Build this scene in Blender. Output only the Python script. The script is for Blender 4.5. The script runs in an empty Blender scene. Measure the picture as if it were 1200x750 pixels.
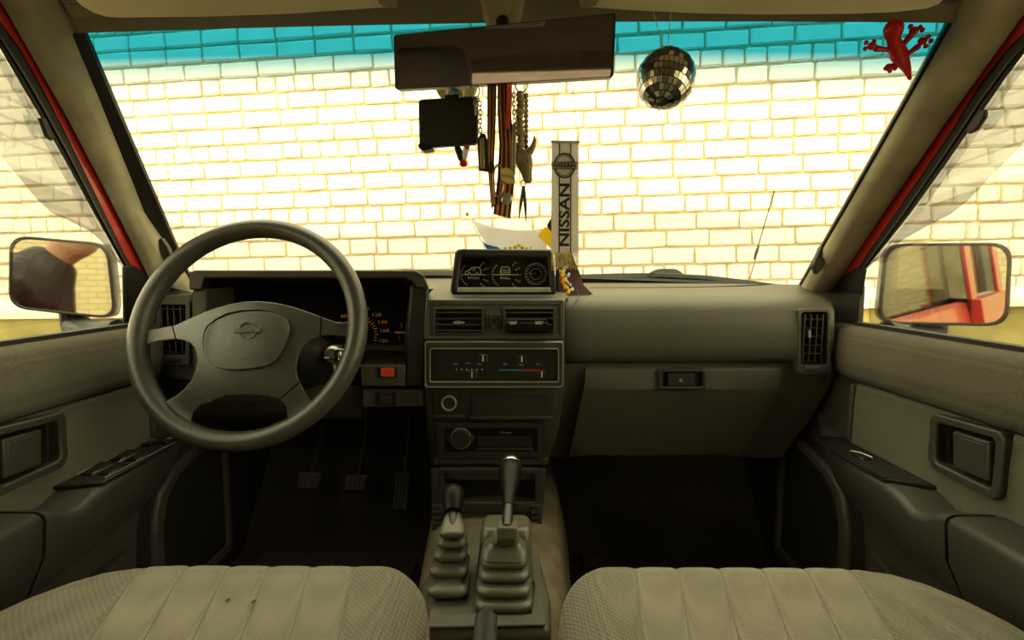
import bpy, bmesh, math, random
from mathutils import Vector, Matrix, Euler

# ------------------------------------------------------------------ camera, world, exposure
SC = bpy.context.scene
COL = SC.collection
H = 1.32                                   # eye height above the yard
F = 600.0                                  # focal length in pixels of the 1200 x 750 frame
CAM = Vector((0.03, 0.0, H))
PITCH = math.atan(58 / F)
YAW = math.atan(4 / F)
cd = bpy.data.cameras.new('camera')
cd.lens = 18.0
cd.sensor_width = 36.0
cd.clip_start = 0.01
cam = bpy.data.objects.new('camera', cd)
cam.location = CAM
cam.rotation_euler = (math.pi / 2 - PITCH, 0, YAW)
COL.objects.link(cam)
SC.camera = cam

world = bpy.data.worlds.new('overcast_sky')
SC.world = world
world.use_nodes = True
bgn = world.node_tree.nodes['Background']
bgn.inputs['Color'].default_value = (1.0, 0.925, 0.575, 1)
bgn.inputs['Strength'].default_value = 1.0
vs = SC.view_settings
vs.view_transform = 'Standard'
vs.look = 'None'
vs.exposure = 2.5
vs.gamma = 1.0
vs.use_curve_mapping = False

# ------------------------------------------------------------------ pixel -> place helpers
CR = Euler((math.pi / 2 - PITCH, 0, YAW)).to_matrix()

def ray(px, py):
    return CR @ Vector(((px - 600) / F, (375 - py) / F, -1))

def PY(px, py, Y):
    d = ray(px, py)
    return CAM + d * ((Y - CAM.y) / d.y)

def PX(px, py, X):
    d = ray(px, py)
    return CAM + d * ((X - CAM.x) / d.x)

def PZ(px, py, z):                          # z relative to the eye
    d = ray(px, py)
    return CAM + d * (z / d.z)

def PP(px, py, p0, n):
    d = ray(px, py)
    return CAM + d * ((p0 - CAM).dot(n) / d.dot(n))

def PS(px, py, s, off=0.0):                 # on the leaning side-window plane, s = -1 / +1
    n = Vector((s, 0, 0.18))
    p0 = Vector((s * (0.70 + off), 0, H - 0.1))
    return PP(px, py, p0, n)

def project(p):
    q = CR.transposed() @ (p - CAM)
    return 600 + F * q.x / -q.z, 375 - F * q.y / -q.z

def V(*a):
    return Vector(a)

# ------------------------------------------------------------------ materials
M = {}

def nodes_of(name):
    m = bpy.data.materials.new(name)
    m.use_nodes = True
    nt = m.node_tree
    return m, nt, nt.nodes, nt.links, nt.nodes['Principled BSDF']

def mat(name, col, rough=0.55, metal=0.0, var=0.12, vscale=6.0, bump=0.0, bscale=400.0, spec=0.5,
        coat=0.0, weave=0.0, wscale=260.0, emit=0.0, wavecol=0.25, trans=0.0, thin=0.0):
    m, nt, N, L, b = nodes_of(name)
    b.inputs['Roughness'].default_value = rough
    b.inputs['Metallic'].default_value = metal
    b.inputs['Specular IOR Level'].default_value = spec
    b.inputs['Coat Weight'].default_value = coat
    if trans:
        b.inputs['Transmission Weight'].default_value = trans
    tc = N.new('ShaderNodeTexCoord')
    nz = N.new('ShaderNodeTexNoise')
    nz.inputs['Scale'].default_value = vscale
    nz.inputs['Detail'].default_value = 5
    L.new(tc.outputs['Object'], nz.inputs['Vector'])
    rp = N.new('ShaderNodeValToRGB')
    rp.color_ramp.elements[0].position = 0.3
    rp.color_ramp.elements[1].position = 0.7
    rp.color_ramp.elements[0].color = (*[c * (1 - var) for c in col], 1)
    rp.color_ramp.elements[1].color = (*[min(1, c * (1 + var)) for c in col], 1)
    L.new(nz.outputs['Fac'], rp.inputs['Fac'])
    out = rp.outputs['Color']
    if weave:
        wx = N.new('ShaderNodeTexWave'); wy = N.new('ShaderNodeTexWave')
        wx.bands_direction = 'X'; wy.bands_direction = 'DIAGONAL' if weave < 0 else 'Y'
        wz = N.new('ShaderNodeTexWave'); wz.bands_direction = 'Z'
        for w in (wx, wy, wz):
            w.inputs['Scale'].default_value = wscale / 20
            w.inputs['Distortion'].default_value = 0.6
            w.inputs['Detail Scale'].default_value = 4
            L.new(tc.outputs['Object'], w.inputs['Vector'])
        a = N.new('ShaderNodeMath'); a.operation = 'ADD'
        L.new(wx.outputs['Fac'], a.inputs[0]); L.new(wy.outputs['Fac'], a.inputs[1])
        a2 = N.new('ShaderNodeMath'); a2.operation = 'ADD'
        L.new(a.outputs[0], a2.inputs[0]); L.new(wz.outputs['Fac'], a2.inputs[1])
        mr = N.new('ShaderNodeMapRange')
        mr.inputs['From Min'].default_value = 0.4; mr.inputs['From Max'].default_value = 2.4
        mr.inputs['To Min'].default_value = 1 - wavecol; mr.inputs['To Max'].default_value = 1 + wavecol
        L.new(a2.outputs[0], mr.inputs['Value'])
        mx = N.new('ShaderNodeMix'); mx.data_type = 'RGBA'; mx.blend_type = 'MULTIPLY'
        mx.inputs['Factor'].default_value = 1
        L.new(out, mx.inputs['A']); L.new(mr.outputs['Result'], mx.inputs['B'])
        out = mx.outputs['Result']
        bp = N.new('ShaderNodeBump')
        bp.inputs['Strength'].default_value = abs(weave); bp.inputs['Distance'].default_value = 0.001
        L.new(a2.outputs[0], bp.inputs['Height'])
        L.new(bp.outputs['Normal'], b.inputs['Normal'])
    elif bump:
        n2 = N.new('ShaderNodeTexNoise')
        n2.inputs['Scale'].default_value = bscale; n2.inputs['Detail'].default_value = 2
        L.new(tc.outputs['Object'], n2.inputs['Vector'])
        bp = N.new('ShaderNodeBump')
        bp.inputs['Strength'].default_value = bump; bp.inputs['Distance'].default_value = 0.001
        L.new(n2.outputs['Fac'], bp.inputs['Height'])
        L.new(bp.outputs['Normal'], b.inputs['Normal'])
    L.new(out, b.inputs['Base Color'])
    if emit:
        L.new(out, b.inputs['Emission Color'])
        b.inputs['Emission Strength'].default_value = emit
    if thin:                                # thin cloth lets light through
        tl_ = N.new('ShaderNodeBsdfTranslucent'); mxs = N.new('ShaderNodeMixShader')
        mxs.inputs[0].default_value = thin
        L.new(out, tl_.inputs['Color']); L.new(b.outputs[0], mxs.inputs[1]); L.new(tl_.outputs[0], mxs.inputs[2])
        L.new(mxs.outputs[0], N['Material Output'].inputs['Surface'])
    M[name] = m
    return m

def glassmat(name, tint, refl=0.6, rough=0.0, band=None, streak=0.0):
    m = bpy.data.materials.new(name)
    m.use_nodes = True
    nt = m.node_tree; N = nt.nodes; L = nt.links
    N.clear()
    o = N.new('ShaderNodeOutputMaterial')
    t = N.new('ShaderNodeBsdfTransparent'); t.inputs['Color'].default_value = (*tint, 1)
    g = N.new('ShaderNodeBsdfGlossy'); g.inputs['Roughness'].default_value = rough
    fr = N.new('ShaderNodeFresnel'); fr.inputs['IOR'].default_value = 1.45
    mu = N.new('ShaderNodeMath'); mu.operation = 'MULTIPLY'; mu.inputs[1].default_value = refl
    L.new(fr.outputs[0], mu.inputs[0])
    mx = N.new('ShaderNodeMixShader')
    L.new(mu.outputs[0], mx.inputs[0]); L.new(t.outputs[0], mx.inputs[1]); L.new(g.outputs[0], mx.inputs[2])
    if band:                                # tinted shade strip along the top of the glass
        uv = N.new('ShaderNodeTexCoord'); sp = N.new('ShaderNodeSeparateXYZ')
        L.new(uv.outputs['UV'], sp.inputs[0])
        rp = N.new('ShaderNodeValToRGB')
        rp.color_ramp.elements[0].position = band[0]; rp.color_ramp.elements[0].color = (*tint, 1)
        rp.color_ramp.elements[1].position = band[1]; rp.color_ramp.elements[1].color = (*band[2], 1)
        L.new(sp.outputs['Y'], rp.inputs['Fac'])
        L.new(rp.outputs['Color'], t.inputs['Color'])
    L.new(mx.outputs[0], o.inputs['Surface'])
    M[name] = m
    return m

mat('grey_plastic', (0.062, 0.058, 0.044), 0.5, bump=0.35, bscale=700)
mat('door_plastic', (0.042, 0.040, 0.031), 0.5, bump=0.3, bscale=700)
mat('dash_vinyl', (0.070, 0.065, 0.047), 0.55, bump=0.5, bscale=550)
mat('lower_plastic', (0.060, 0.054, 0.040), 0.55, bump=0.4, bscale=600)
mat('stack_plastic', (0.032, 0.030, 0.022), 0.45, bump=0.25, bscale=700)
mat('dark_plastic', (0.013, 0.0125, 0.0105), 0.45, bump=0.2, bscale=700)
mat('black_plastic', (0.008, 0.008, 0.008), 0.4)
mat('matt_black', (0.004, 0.004, 0.004), 0.9, spec=0.1)
mat('gloss_black', (0.006, 0.006, 0.006), 0.42, spec=0.12)
mat('rubber', (0.012, 0.012, 0.011), 0.6, bump=0.2)
mat('wheel_skin', (0.046, 0.044, 0.034), 0.30, bump=0.45, bscale=800, var=0.2)
mat('pad_skin', (0.050, 0.047, 0.036), 0.42, bump=0.6, bscale=800)
mat('seat_fabric', (0.225, 0.207, 0.163), 0.9, weave=0.5, wscale=2100, wavecol=0.16, spec=0.2, vscale=9)
mat('seat_side', (0.178, 0.163, 0.127), 0.9, weave=-0.6, wscale=1900, wavecol=0.2, spec=0.2)
mat('stain', (0.05, 0.042, 0.03), 0.9)
mat('seam_thread', (0.165, 0.15, 0.117), 0.9)
mat('door_fabric', (0.13, 0.117, 0.09), 0.92, weave=0.4, wscale=2300, wavecol=0.14, spec=0.15)
mat('headliner', (0.26, 0.23, 0.16), 0.95, bump=0.4, bscale=900, spec=0.1)
mat('visor_vinyl', (0.60, 0.54, 0.36), 0.8, bump=0.2, bscale=500)
mat('pillar_trim', (0.33, 0.295, 0.19), 0.85, bump=0.4, bscale=600, var=0.25, vscale=14)
mat('header_trim', (0.20, 0.178, 0.12), 0.7)
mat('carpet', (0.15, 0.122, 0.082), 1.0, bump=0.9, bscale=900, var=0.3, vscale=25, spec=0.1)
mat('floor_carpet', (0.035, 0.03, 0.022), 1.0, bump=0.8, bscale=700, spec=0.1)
mat('mat_rubber', (0.03, 0.03, 0.026), 0.6, bump=0.2)
mat('boot_rubber', (0.082, 0.074, 0.052), 0.40, bump=0.15, var=0.18, vscale=30)
mat('red_paint', (0.50, 0.022, 0.012), 0.3, coat=0.5, var=0.05)
mat('body_seal', (0.07, 0.066, 0.052), 0.5)
mat('chrome', (0.75, 0.73, 0.68), 0.18, metal=1.0, var=0.03)
mat('silver_trim', (0.42, 0.40, 0.32), 0.35, metal=0.6)
mat('steel', (0.35, 0.33, 0.28), 0.4, metal=0.9)
mat('mirror', (0.86, 0.86, 0.86), 0.02, metal=1.0, var=0.0)
mat('dim_mirror', (0.36, 0.31, 0.41), 0.03, metal=1.0, var=0.0)
mat('ball_tile', (0.68, 0.68, 0.64), 0.16, metal=1.0, var=0.05)
mat('grout', (0.05, 0.045, 0.035), 0.8)
mat('print_white', (0.62, 0.60, 0.50), 0.7, var=0.02)
mat('print_dim', (0.28, 0.26, 0.2), 0.7, var=0.02)
mat('print_amber', (0.90, 0.36, 0.05), 0.6, var=0.02)
mat('print_black', (0.012, 0.012, 0.014), 0.7, var=0.02)
mat('print_blue', (0.03, 0.18, 0.26), 0.5, var=0.02)
mat('print_red', (0.35, 0.02, 0.015), 0.5, var=0.02)
mat('hazard_red', (0.75, 0.07, 0.02), 0.35, var=0.05)
mat('toy_red', (0.75, 0.03, 0.02), 0.2, thin=0.45, var=0.15, vscale=40)
mat('pennant_grey', (0.62, 0.60, 0.57), 0.8, thin=0.65, weave=0.2, wscale=4000, wavecol=0.08)
mat('pennant_light', (0.92, 0.91, 0.88), 0.7, thin=0.7, weave=0.2, wscale=4000, wavecol=0.06)
mat('fringe_thread', (0.72, 0.62, 0.34), 0.8, thin=0.4, var=0.3, vscale=150)
mat('flag_white', (0.78, 0.78, 0.80), 0.85, thin=0.5, var=0.04)
mat('flag_blue', (0.04, 0.14, 0.50), 0.85, thin=0.4)
mat('flag_yellow', (0.85, 0.64, 0.01), 0.85, thin=0.4)
mat('flag_dark', (0.026, 0.010, 0.010), 0.9, spec=0.1)
mat('gold', (0.45, 0.30, 0.06), 0.45, metal=0.4)
mat('ribbon_orange', (0.62, 0.25, 0.05), 0.75, thin=0.3)
mat('ribbon_black', (0.02, 0.016, 0.012), 0.75)
mat('strap_red', (0.60, 0.06, 0.02), 0.7)
mat('bone', (0.21, 0.145, 0.07), 0.55, var=0.35, vscale=60)
mat('bead', (0.33, 0.25, 0.13), 0.35, var=0.2, vscale=40)
mat('brass', (0.36, 0.30, 0.18), 0.35, metal=0.8)
mat('tag_yellow', (0.62, 0.50, 0.12), 0.5)
mat('pale_plastic', (0.55, 0.52, 0.20), 0.5)
mat('device_black', (0.010, 0.011, 0.013), 0.55)
mat('brick_white', (0.86, 0.83, 0.75), 0.9, bump=0.5, bscale=60, var=0.05, vscale=9)
mat('mortar', (0.52, 0.45, 0.30), 0.95, bump=0.6, bscale=80, var=0.15, vscale=20)
mat('snow', (0.85, 0.83, 0.76), 0.9, bump=0.5, bscale=12)
mat('plinth_paint', (0.34, 0.29, 0.10), 0.9, bump=0.5, bscale=30, var=0.25, vscale=4)
mat('yard_ground', (0.28, 0.25, 0.18), 0.95, bump=0.5, bscale=15, var=0.3, vscale=2)
mat('yard_wall', (0.62, 0.50, 0.26), 0.9, var=0.2, vscale=2)
mat('wiper_black', (0.035, 0.045, 0.035), 0.35)
mat('jacket', (0.030, 0.026, 0.024), 0.6, bump=0.5, bscale=40, var=0.35, vscale=12)
mat('skin', (0.50, 0.27, 0.16), 0.6)
mat('hair', (0.03, 0.02, 0.012), 0.6)
mat('trousers', (0.03, 0.035, 0.06), 0.8)
glassmat('windscreen_glass', (0.94, 0.94, 0.90), 0.40, band=(0.78, 0.925, (0.012, 0.195, 0.37)))
glassmat('side_glass', (0.95, 0.95, 0.93), 0.5)
glassmat('smoke_visor', (0.66, 0.67, 0.71), 0.2, 0.03)
glassmat('rear_glass', (0.70, 0.70, 0.70), 0.5)  # grey tint added to cut the daylight coming from behind
glassmat('clear_lens', (0.97, 0.97, 0.96), 0.12)

def brickmat(name, a, b, mo, scale):
    m, nt, N, L, bs = nodes_of(name)
    tc = N.new('ShaderNodeTexCoord'); mp = N.new('ShaderNodeMapping')
    mp.inputs['Rotation'].default_value = (math.pi / 2, 0, 0)
    br = N.new('ShaderNodeTexBrick')
    br.inputs['Color1'].default_value = (*a, 1); br.inputs['Color2'].default_value = (*b, 1)
    br.inputs['Mortar'].default_value = (*mo, 1); br.inputs['Scale'].default_value = scale
    br.inputs['Brick Width'].default_value = 0.25; br.inputs['Row Height'].default_value = 0.1
    br.inputs['Mortar Size'].default_value = 0.008
    L.new(tc.outputs['Object'], mp.inputs[0]); L.new(mp.outputs[0], br.inputs['Vector'])
    L.new(br.outputs['Color'], bs.inputs['Base Color'])
    bs.inputs['Roughness'].default_value = 0.9
    M[name] = m
brickmat('far_brick', (0.66, 0.58, 0.34), (0.58, 0.50, 0.28), (0.40, 0.33, 0.17), 1.0)

# ------------------------------------------------------------------ mesh helpers
WL = {}

def rot_to(axis):
    return Vector((0, 0, 1)).rotation_difference(Vector(axis).normalized()).to_matrix()

class MB:
    def __init__(s):
        s.bm = bmesh.new()
        s.mi = 0

    def face(s, vs):
        try:
            f = s.bm.faces.new(vs)
            f.material_index = s.mi
            return f
        except ValueError:
            return None

    def verts(s, pts):
        return [s.bm.verts.new(p) for p in pts]

    def prism(s, pts, off):                 # closed outline + offset vector -> solid
        off = Vector(off)
        a = s.verts(pts); b = s.verts([Vector(p) + off for p in pts])
        n = len(a)
        s.face(a); s.face(b[::-1])
        for i in range(n):
            s.face([a[i], b[i], b[(i + 1) % n], a[(i + 1) % n]])
        return s

    def box(s, c, size, R=None):
        c = Vector(c)
        vs = []
        for dx, dy, dz in ((-1, -1, -1), (1, -1, -1), (1, 1, -1), (-1, 1, -1), (-1, -1, 1), (1, -1, 1), (1, 1, 1), (-1, 1, 1)):
            v = Vector((dx * size[0] / 2, dy * size[1] / 2, dz * size[2] / 2))
            if R is not None:
                v = R @ v
            vs.append(s.bm.verts.new(c + v))
        for q in ((0, 1, 2, 3), (4, 5, 6, 7), (0, 1, 5, 4), (1, 2, 6, 5), (2, 3, 7, 6), (3, 0, 4, 7)):
            s.face([vs[i] for i in q])
        return s

    def loft(s, rings, closed=True, caps=True, wrap=False):
        R = [s.verts(r) for r in rings]
        n = len(R[0])
        m = len(R)
        for i in range(m if wrap else m - 1):
            a, b = R[i], R[(i + 1) % m]
            for j in range(n if closed else n - 1):
                s.face([a[j], a[(j + 1) % n], b[(j + 1) % n], b[j]])
        if caps and not wrap:
            s.face(R[0]); s.face(R[-1][::-1])
        return s

    def tube(s, path, r, seg=10, caps=True, closed=False):
        path = [Vector(p) for p in path]
        n = len(path)
        rr = r if isinstance(r, (list, tuple)) else [r] * n
        rings = []
        prev = None
        for i, p in enumerate(path):
            if closed:
                t = path[(i + 1) % n] - path[i - 1]
            else:
                t = path[min(i + 1, n - 1)] - path[max(i - 1, 0)]
            if t.length < 1e-9:
                t = Vector((0, 0, 1))
            t.normalize()
            if prev is None:
                a = t.orthogonal().normalized()
            else:
                a = (prev - t * prev.dot(t))
                a = a.normalized() if a.length > 1e-6 else t.orthogonal().normalized()
            prev = a
            b = t.cross(a)
            rings.append([p + (a * math.cos(k * 2 * math.pi / seg) + b * math.sin(k * 2 * math.pi / seg)) * rr[i] for k in range(seg)])
        return s.loft(rings, True, caps, closed)

    def lathe(s, prof, o, axis=(0, 0, 1), seg=24, sx=1.0, sy=1.0):
        R = rot_to(axis)
        o = Vector(o)
        rings = [[o + R @ Vector((max(r, 1e-5) * sx * math.cos(k * 2 * math.pi / seg), max(r, 1e-5) * sy * math.sin(k * 2 * math.pi / seg), h)) for k in range(seg)] for r, h in prof]
        return s.loft(rings)

    def ball(s, c, r, seg=16, R=None):
        c = Vector(c)
        if not isinstance(r, (list, tuple)):
            r = (r, r, r)
        rings = []
        n = seg // 2
        for i in range(n + 1):
            th = math.pi * (i + 0.001) / (n + 0.002)
            ring = []
            for k in range(seg):
                v = Vector((r[0] * math.sin(th) * math.cos(k * 2 * math.pi / seg), r[1] * math.sin(th) * math.sin(k * 2 * math.pi / seg), r[2] * math.cos(th)))
                if R is not None:
                    v = R @ v
                ring.append(c + v)
            rings.append(ring)
        return s.loft(rings)

    def sheet(s, fn, nu, nv, thick=0.0):
        P = [[Vector(fn(i / nu, j / nv)) for j in range(nv + 1)] for i in range(nu + 1)]
        A = [s.verts(r) for r in P]
        for i in range(nu):
            for j in range(nv):
                s.face([A[i][j], A[i + 1][j], A[i + 1][j + 1], A[i][j + 1]])
        return A

    def ring(s, outer, inner, off):         # frame between two loops of equal length, extruded by off
        off = Vector(off)
        o1 = s.verts(outer); i1 = s.verts(inner)
        o2 = s.verts([Vector(p) + off for p in outer]); i2 = s.verts([Vector(p) + off for p in inner])
        n = len(o1)
        for k in range(n):
            q = (k + 1) % n
            s.face([o1[k], o1[q], i1[q], i1[k]])
            s.face([o2[k], i2[k], i2[q], o2[q]])
            s.face([o1[k], o2[k], o2[q], o1[q]])
            s.face([i1[k], i1[q], i2[q], i2[k]])
        return s

    def build(s, name, mats, parent=None, bevel=0.0, seg=2, sub=0, solid=0.0, angle=35, flat=False, mtx=None, mods=None):
        bm = s.bm
        if mtx is not None:
            bmesh.ops.transform(bm, matrix=mtx, verts=bm.verts)
        bmesh.ops.recalc_face_normals(bm, faces=bm.faces)
        lo = Vector((1e9,) * 3); hi = Vector((-1e9,) * 3)
        for v in bm.verts:
            for k in range(3):
                lo[k] = min(lo[k], v.co[k]); hi[k] = max(hi[k], v.co[k])
        c = (lo + hi) / 2
        c.z = lo.z
        bmesh.ops.translate(bm, verts=bm.verts, vec=-c)
        me = bpy.data.meshes.new(name)
        bm.to_mesh(me)
        bm.free()
        if not isinstance(mats, (list, tuple)):
            mats = [mats]
        for mm in mats:
            me.materials.append(M[mm])
        if not flat:
            me.shade_smooth()
            me.set_sharp_from_angle(angle=math.radians(angle))
        o = bpy.data.objects.new(name, me)
        COL.objects.link(o)
        pl = Vector((0, 0, 0))
        if parent is not None:
            o.parent = parent
            pl = WL[parent.name]
        o.location = c - pl
        WL[o.name] = c
        if solid:
            md = o.modifiers.new('thickness', 'SOLIDIFY'); md.thickness = solid; md.offset = 0
        if bevel:
            md = o.modifiers.new('edge', 'BEVEL'); md.width = bevel; md.segments = seg
            md.limit_method = 'ANGLE'; md.angle_limit = math.radians(40)
            md.harden_normals = False
        if sub:
            md = o.modifiers.new('smooth', 'SUBSURF'); md.levels = sub; md.render_levels = sub
        return o

def thing(name, label, cat, loc, group=None, kind=None):
    o = bpy.data.objects.new(name, None)
    o.empty_display_size = 0.05
    COL.objects.link(o)
    o.location = loc
    WL[o.name] = Vector(loc)
    return tag(o, label, cat, group, kind)

def tag(o, label=None, cat=None, group=None, kind=None):
    if label: o['label'] = label
    if cat: o['category'] = cat
    if group: o['group'] = group
    if kind: o['kind'] = kind
    return o

def lab(o, label):
    o['label'] = label
    return o

def rr(x0, y0, x1, y1, r, n=4):             # rounded rectangle, pixel outline
    pts = []
    for cx, cy, a0 in ((x1 - r, y0 + r, -90), (x1 - r, y1 - r, 0), (x0 + r, y1 - r, 90), (x0 + r, y0 + r, 180)):
        for k in range(n + 1):
            a = math.radians(a0 + 90 * k / n)
            pts.append((cx + r * math.cos(a), cy + r * math.sin(a)))
    return pts

def circ(cx, cy, rx, ry=None, n=24):
    ry = ry or rx
    return [(cx + rx * math.cos(2 * math.pi * k / n), cy + ry * math.sin(2 * math.pi * k / n)) for k in range(n)]

def pl(pts, Y):                             # pixel outline -> outline at depth Y
    return [PY(x, y, Y) for x, y in pts]

def slab(name, pts, Y, depth, m, parent, bevel=0.002, seg=2):
    return MB().prism(pl(pts, Y), (0, depth, 0)).build(name, m, parent, bevel, seg)

def frame(name, o, i, Y, depth, m, parent, bevel=0.0015, seg=2):
    return MB().ring(pl(o, Y), pl(i, Y), (0, depth, 0)).build(name, m, parent, bevel, seg)

def text(name, body, size, mtx, m, parent, ext=0.0003, sx=1.0, align='CENTER', shear=0.0, bold=0.0):
    cu = bpy.data.curves.new(name, 'FONT')
    cu.body = body; cu.size = size; cu.extrude = ext; cu.align_x = align; cu.align_y = 'CENTER'
    cu.shear = shear; cu.offset = bold; cu.resolution_u = 2
    t = bpy.data.objects.new(name, cu)
    me = bpy.data.meshes.new_from_object(t)
    bpy.data.objects.remove(t)
    me.name = name
    me.transform(mtx @ Matrix.Diagonal((sx, 1, 1, 1)))
    bm = bmesh.new(); bm.from_mesh(me)
    mb = MB(); mb.bm.free(); mb.bm = bm
    return mb.build(name, m, parent, flat=True)

def carve(o, cutters):                      # cut real recesses into a solid
    for mb in cutters:
        c = mb.build('cutter', o.data.materials[0].name)
        md = o.modifiers.new('cut', 'BOOLEAN'); md.operation = 'DIFFERENCE'; md.solver = 'EXACT'; md.object = c
        bpy.context.view_layer.update()
        me = bpy.data.meshes.new_from_object(o.evaluated_get(bpy.context.evaluated_depsgraph_get()))
        o.modifiers.clear()
        old = o.data; nm = old.name
        o.data = me
        bpy.data.meshes.remove(old); me.name = nm
        cm = c.data
        bpy.data.objects.remove(c); bpy.data.meshes.remove(cm)
        me.set_sharp_from_angle(angle=math.radians(35))
    return o

def hole(pts, Y0, off):                     # cutter: pixel outline at depth Y0, pushed in by off
    return MB().prism([p - V(0, .03, 0) for p in pl(pts, Y0 + .03)], off)   # true outline on the surface 3 cm in

FACE = Matrix.Rotation(math.pi / 2, 4, 'X')    # text standing up, read from behind the wheel

def tpx(name, body, px, py, Y, hpx, m, parent, **k):
    p = PY(px, py, Y)
    return text(name, body, hpx / F * Y / 0.7, Matrix.Translation(p) @ FACE, m, parent, **k)

random.seed(7)
# ------------------------------------------------------------------ yard: ground, brick wall in front, walls behind
g = MB().box((0, -1, -0.05), (40, 40, 0.1)).build('ground', 'yard_ground')
tag(g, 'bare yard ground around the car', 'ground', kind='structure')

WR = Matrix.Rotation(math.radians(-5.2), 4, 'Z') @ Matrix.Rotation(math.radians(-1.2), 4, 'Y')
WO = Matrix.Translation(PY(600, 317, 3.24))    # wall frame: u along the wall, w into it, z up
WM = WO @ WR
wall = MB().box((0, 0.13, 1.2), (14, 0.24, 3.6)).build('wall_front', 'mortar', mtx=WM)
tag(wall, 'white painted brick wall seen through the windscreen', 'wall', kind='structure')
HC, MW = 0.104, 0.25
BASE = -0.26
# row phase: a header course is centred at pixel (430, 172.8)
WI = WM.inverted()
o_ = WI @ CAM; d_ = (WI.to_3x3() @ ray(430, 172.8)); hp = o_ + d_ * (-o_.y / d_.y)
zh = hp.z
r0 = math.floor((BASE - zh) / HC)
bricks = []
rb = random.Random(11)
for r in range(r0 + 1, r0 + 32):
    zc = zh + r * HC
    head = (r % 4 == 0)
    x = -6.6 + (0.0 if r % 2 else MW / 2) + rb.uniform(-.06, .06)
    while x < 6.4:
        w = MW
        if head and rb.random() < .96: w = MW / 2
        elif rb.random() < .035: w = MW * 0.72
        elif rb.random() < .02: w = MW * 0.3
        w *= 1 + rb.uniform(-.02, .02)
        bricks.append((x + w / 2, zc + rb.uniform(-.0025, .0025), w - 0.0125 - rb.uniform(0, .003), HC - 0.0135 - rb.uniform(0, .003), rb.uniform(-.004, .003), rb.uniform(-.008, .008)))
        x += w
def score(b):
    p = WM @ Vector((b[0], 0, b[1])) - CAM
    q = CR.transposed() @ p
    u = 600 + F * q.x / -q.z; v = 375 - F * q.y / -q.z
    inside = 90 < u < 1120 and 25 < v < 330
    hid = 461 < u < 723 and 15 < v < 105
    return (0 if inside and not hid else 1, abs(u - 600) + 1.5 * abs(v - 170))
bricks.sort(key=score)
mesh_cache = {}
def brick_mesh(kind):
    if kind in mesh_cache: return mesh_cache[kind]
    bm = bmesh.new()
    bmesh.ops.create_cube(bm, size=1.0)
    k, w, h = kind
    bmesh.ops.scale(bm, vec=(w, 0.06, h), verts=bm.verts)
    rj = random.Random(k * 7 + 1)
    bmesh.ops.bevel(bm, geom=[e for e in bm.edges if abs(e.verts[0].co.y - e.verts[1].co.y) > .01] + [e for e in bm.edges if e.verts[0].co.y < 0 and e.verts[1].co.y < 0], offset=0.008, segments=1, affect='EDGES')
    for v in bm.verts:
        v.co.x += rj.uniform(-.004, .004); v.co.z += rj.uniform(-.003, .003); v.co.y += rj.uniform(-.002, .002)
    me = bpy.data.meshes.new('brick'); bm.to_mesh(me); bm.free()
    me.materials.append(M['brick_white'])
    me.shade_smooth(); me.set_sharp_from_angle(angle=math.radians(25))
    mesh_cache[kind] = me
    return me
rest = bmesh.new()
for i, (x, z, w, h, dy, tw) in enumerate(bricks):
    wq = round(w / 0.004) * 0.004
    me = brick_mesh((i % 5, round(wq, 3), 0.089))
    mtx = WM @ Matrix.Translation((x, 0.022 + dy, z)) @ Matrix.Rotation(tw, 4, 'Y')
    if i < 300:
        o = bpy.data.objects.new('brick', me)
        COL.objects.link(o)
        o.parent = wall
        o.matrix_parent_inverse = Matrix.Identity(4)
        o.matrix_local = Matrix.Translation(-WL[wall.name]) @ mtx
    else:
        me2 = me.copy(); me2.transform(mtx)
        rest.from_mesh(me2)
        bpy.data.meshes.remove(me2)
mb = MB(); mb.bm.free(); mb.bm = rest
ro = mb.build('brickwork', 'brick_white', wall, flat=True)
ro['kind'] = 'stuff'
# painted plinth with a snowy ledge at the foot of the wall
zt = -0.155
pn = MB().box((0, 0.05, (zt - 0.10 - 1.6) / 2 ), (14, 0.34, abs(zt - 0.10 + 1.6))).build('trim_1', 'plinth_paint', mtx=WM)
tag(pn, 'ochre painted plinth along the foot of the brick wall', 'plinth', kind='structure')
rs = random.Random(3)
sn = MB()
N_ = 60
rings = []
for k in range(N_ + 1):
    u = -7 + 14 * k / N_
    a = rs.uniform(-.012, .012); b = rs.uniform(-.015, .015)
    rings.append([(u, -0.15 + b, zt - 0.10), (u, -0.15 + b, zt - 0.055 + a), (u, -0.11, zt - 0.02 + a), (u, -0.03, zt + a), (u, 0.03, zt + a), (u, 0.03, zt - 0.10)])
so = sn.loft([[Vector(p) for p in r] for r in rings]).build('trim_2', 'snow', mtx=WM)
tag(so, 'band of white snow lying on the plinth of the brick wall', 'snow', kind='structure')
bw = MB().box((0, -9.0, 2.2), (26, 0.3, 4.4)).build('wall_back', 'far_brick')
tag(bw, 'yellowish brick building behind the car', 'wall', kind='structure')
lw = MB().box((-6.5, -4.0, 1.1), (0.2, 9, 2.2)).build('wall_left', 'yard_wall')
tag(lw, 'cream yard wall to the left of the car', 'wall', kind='structure')

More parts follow.
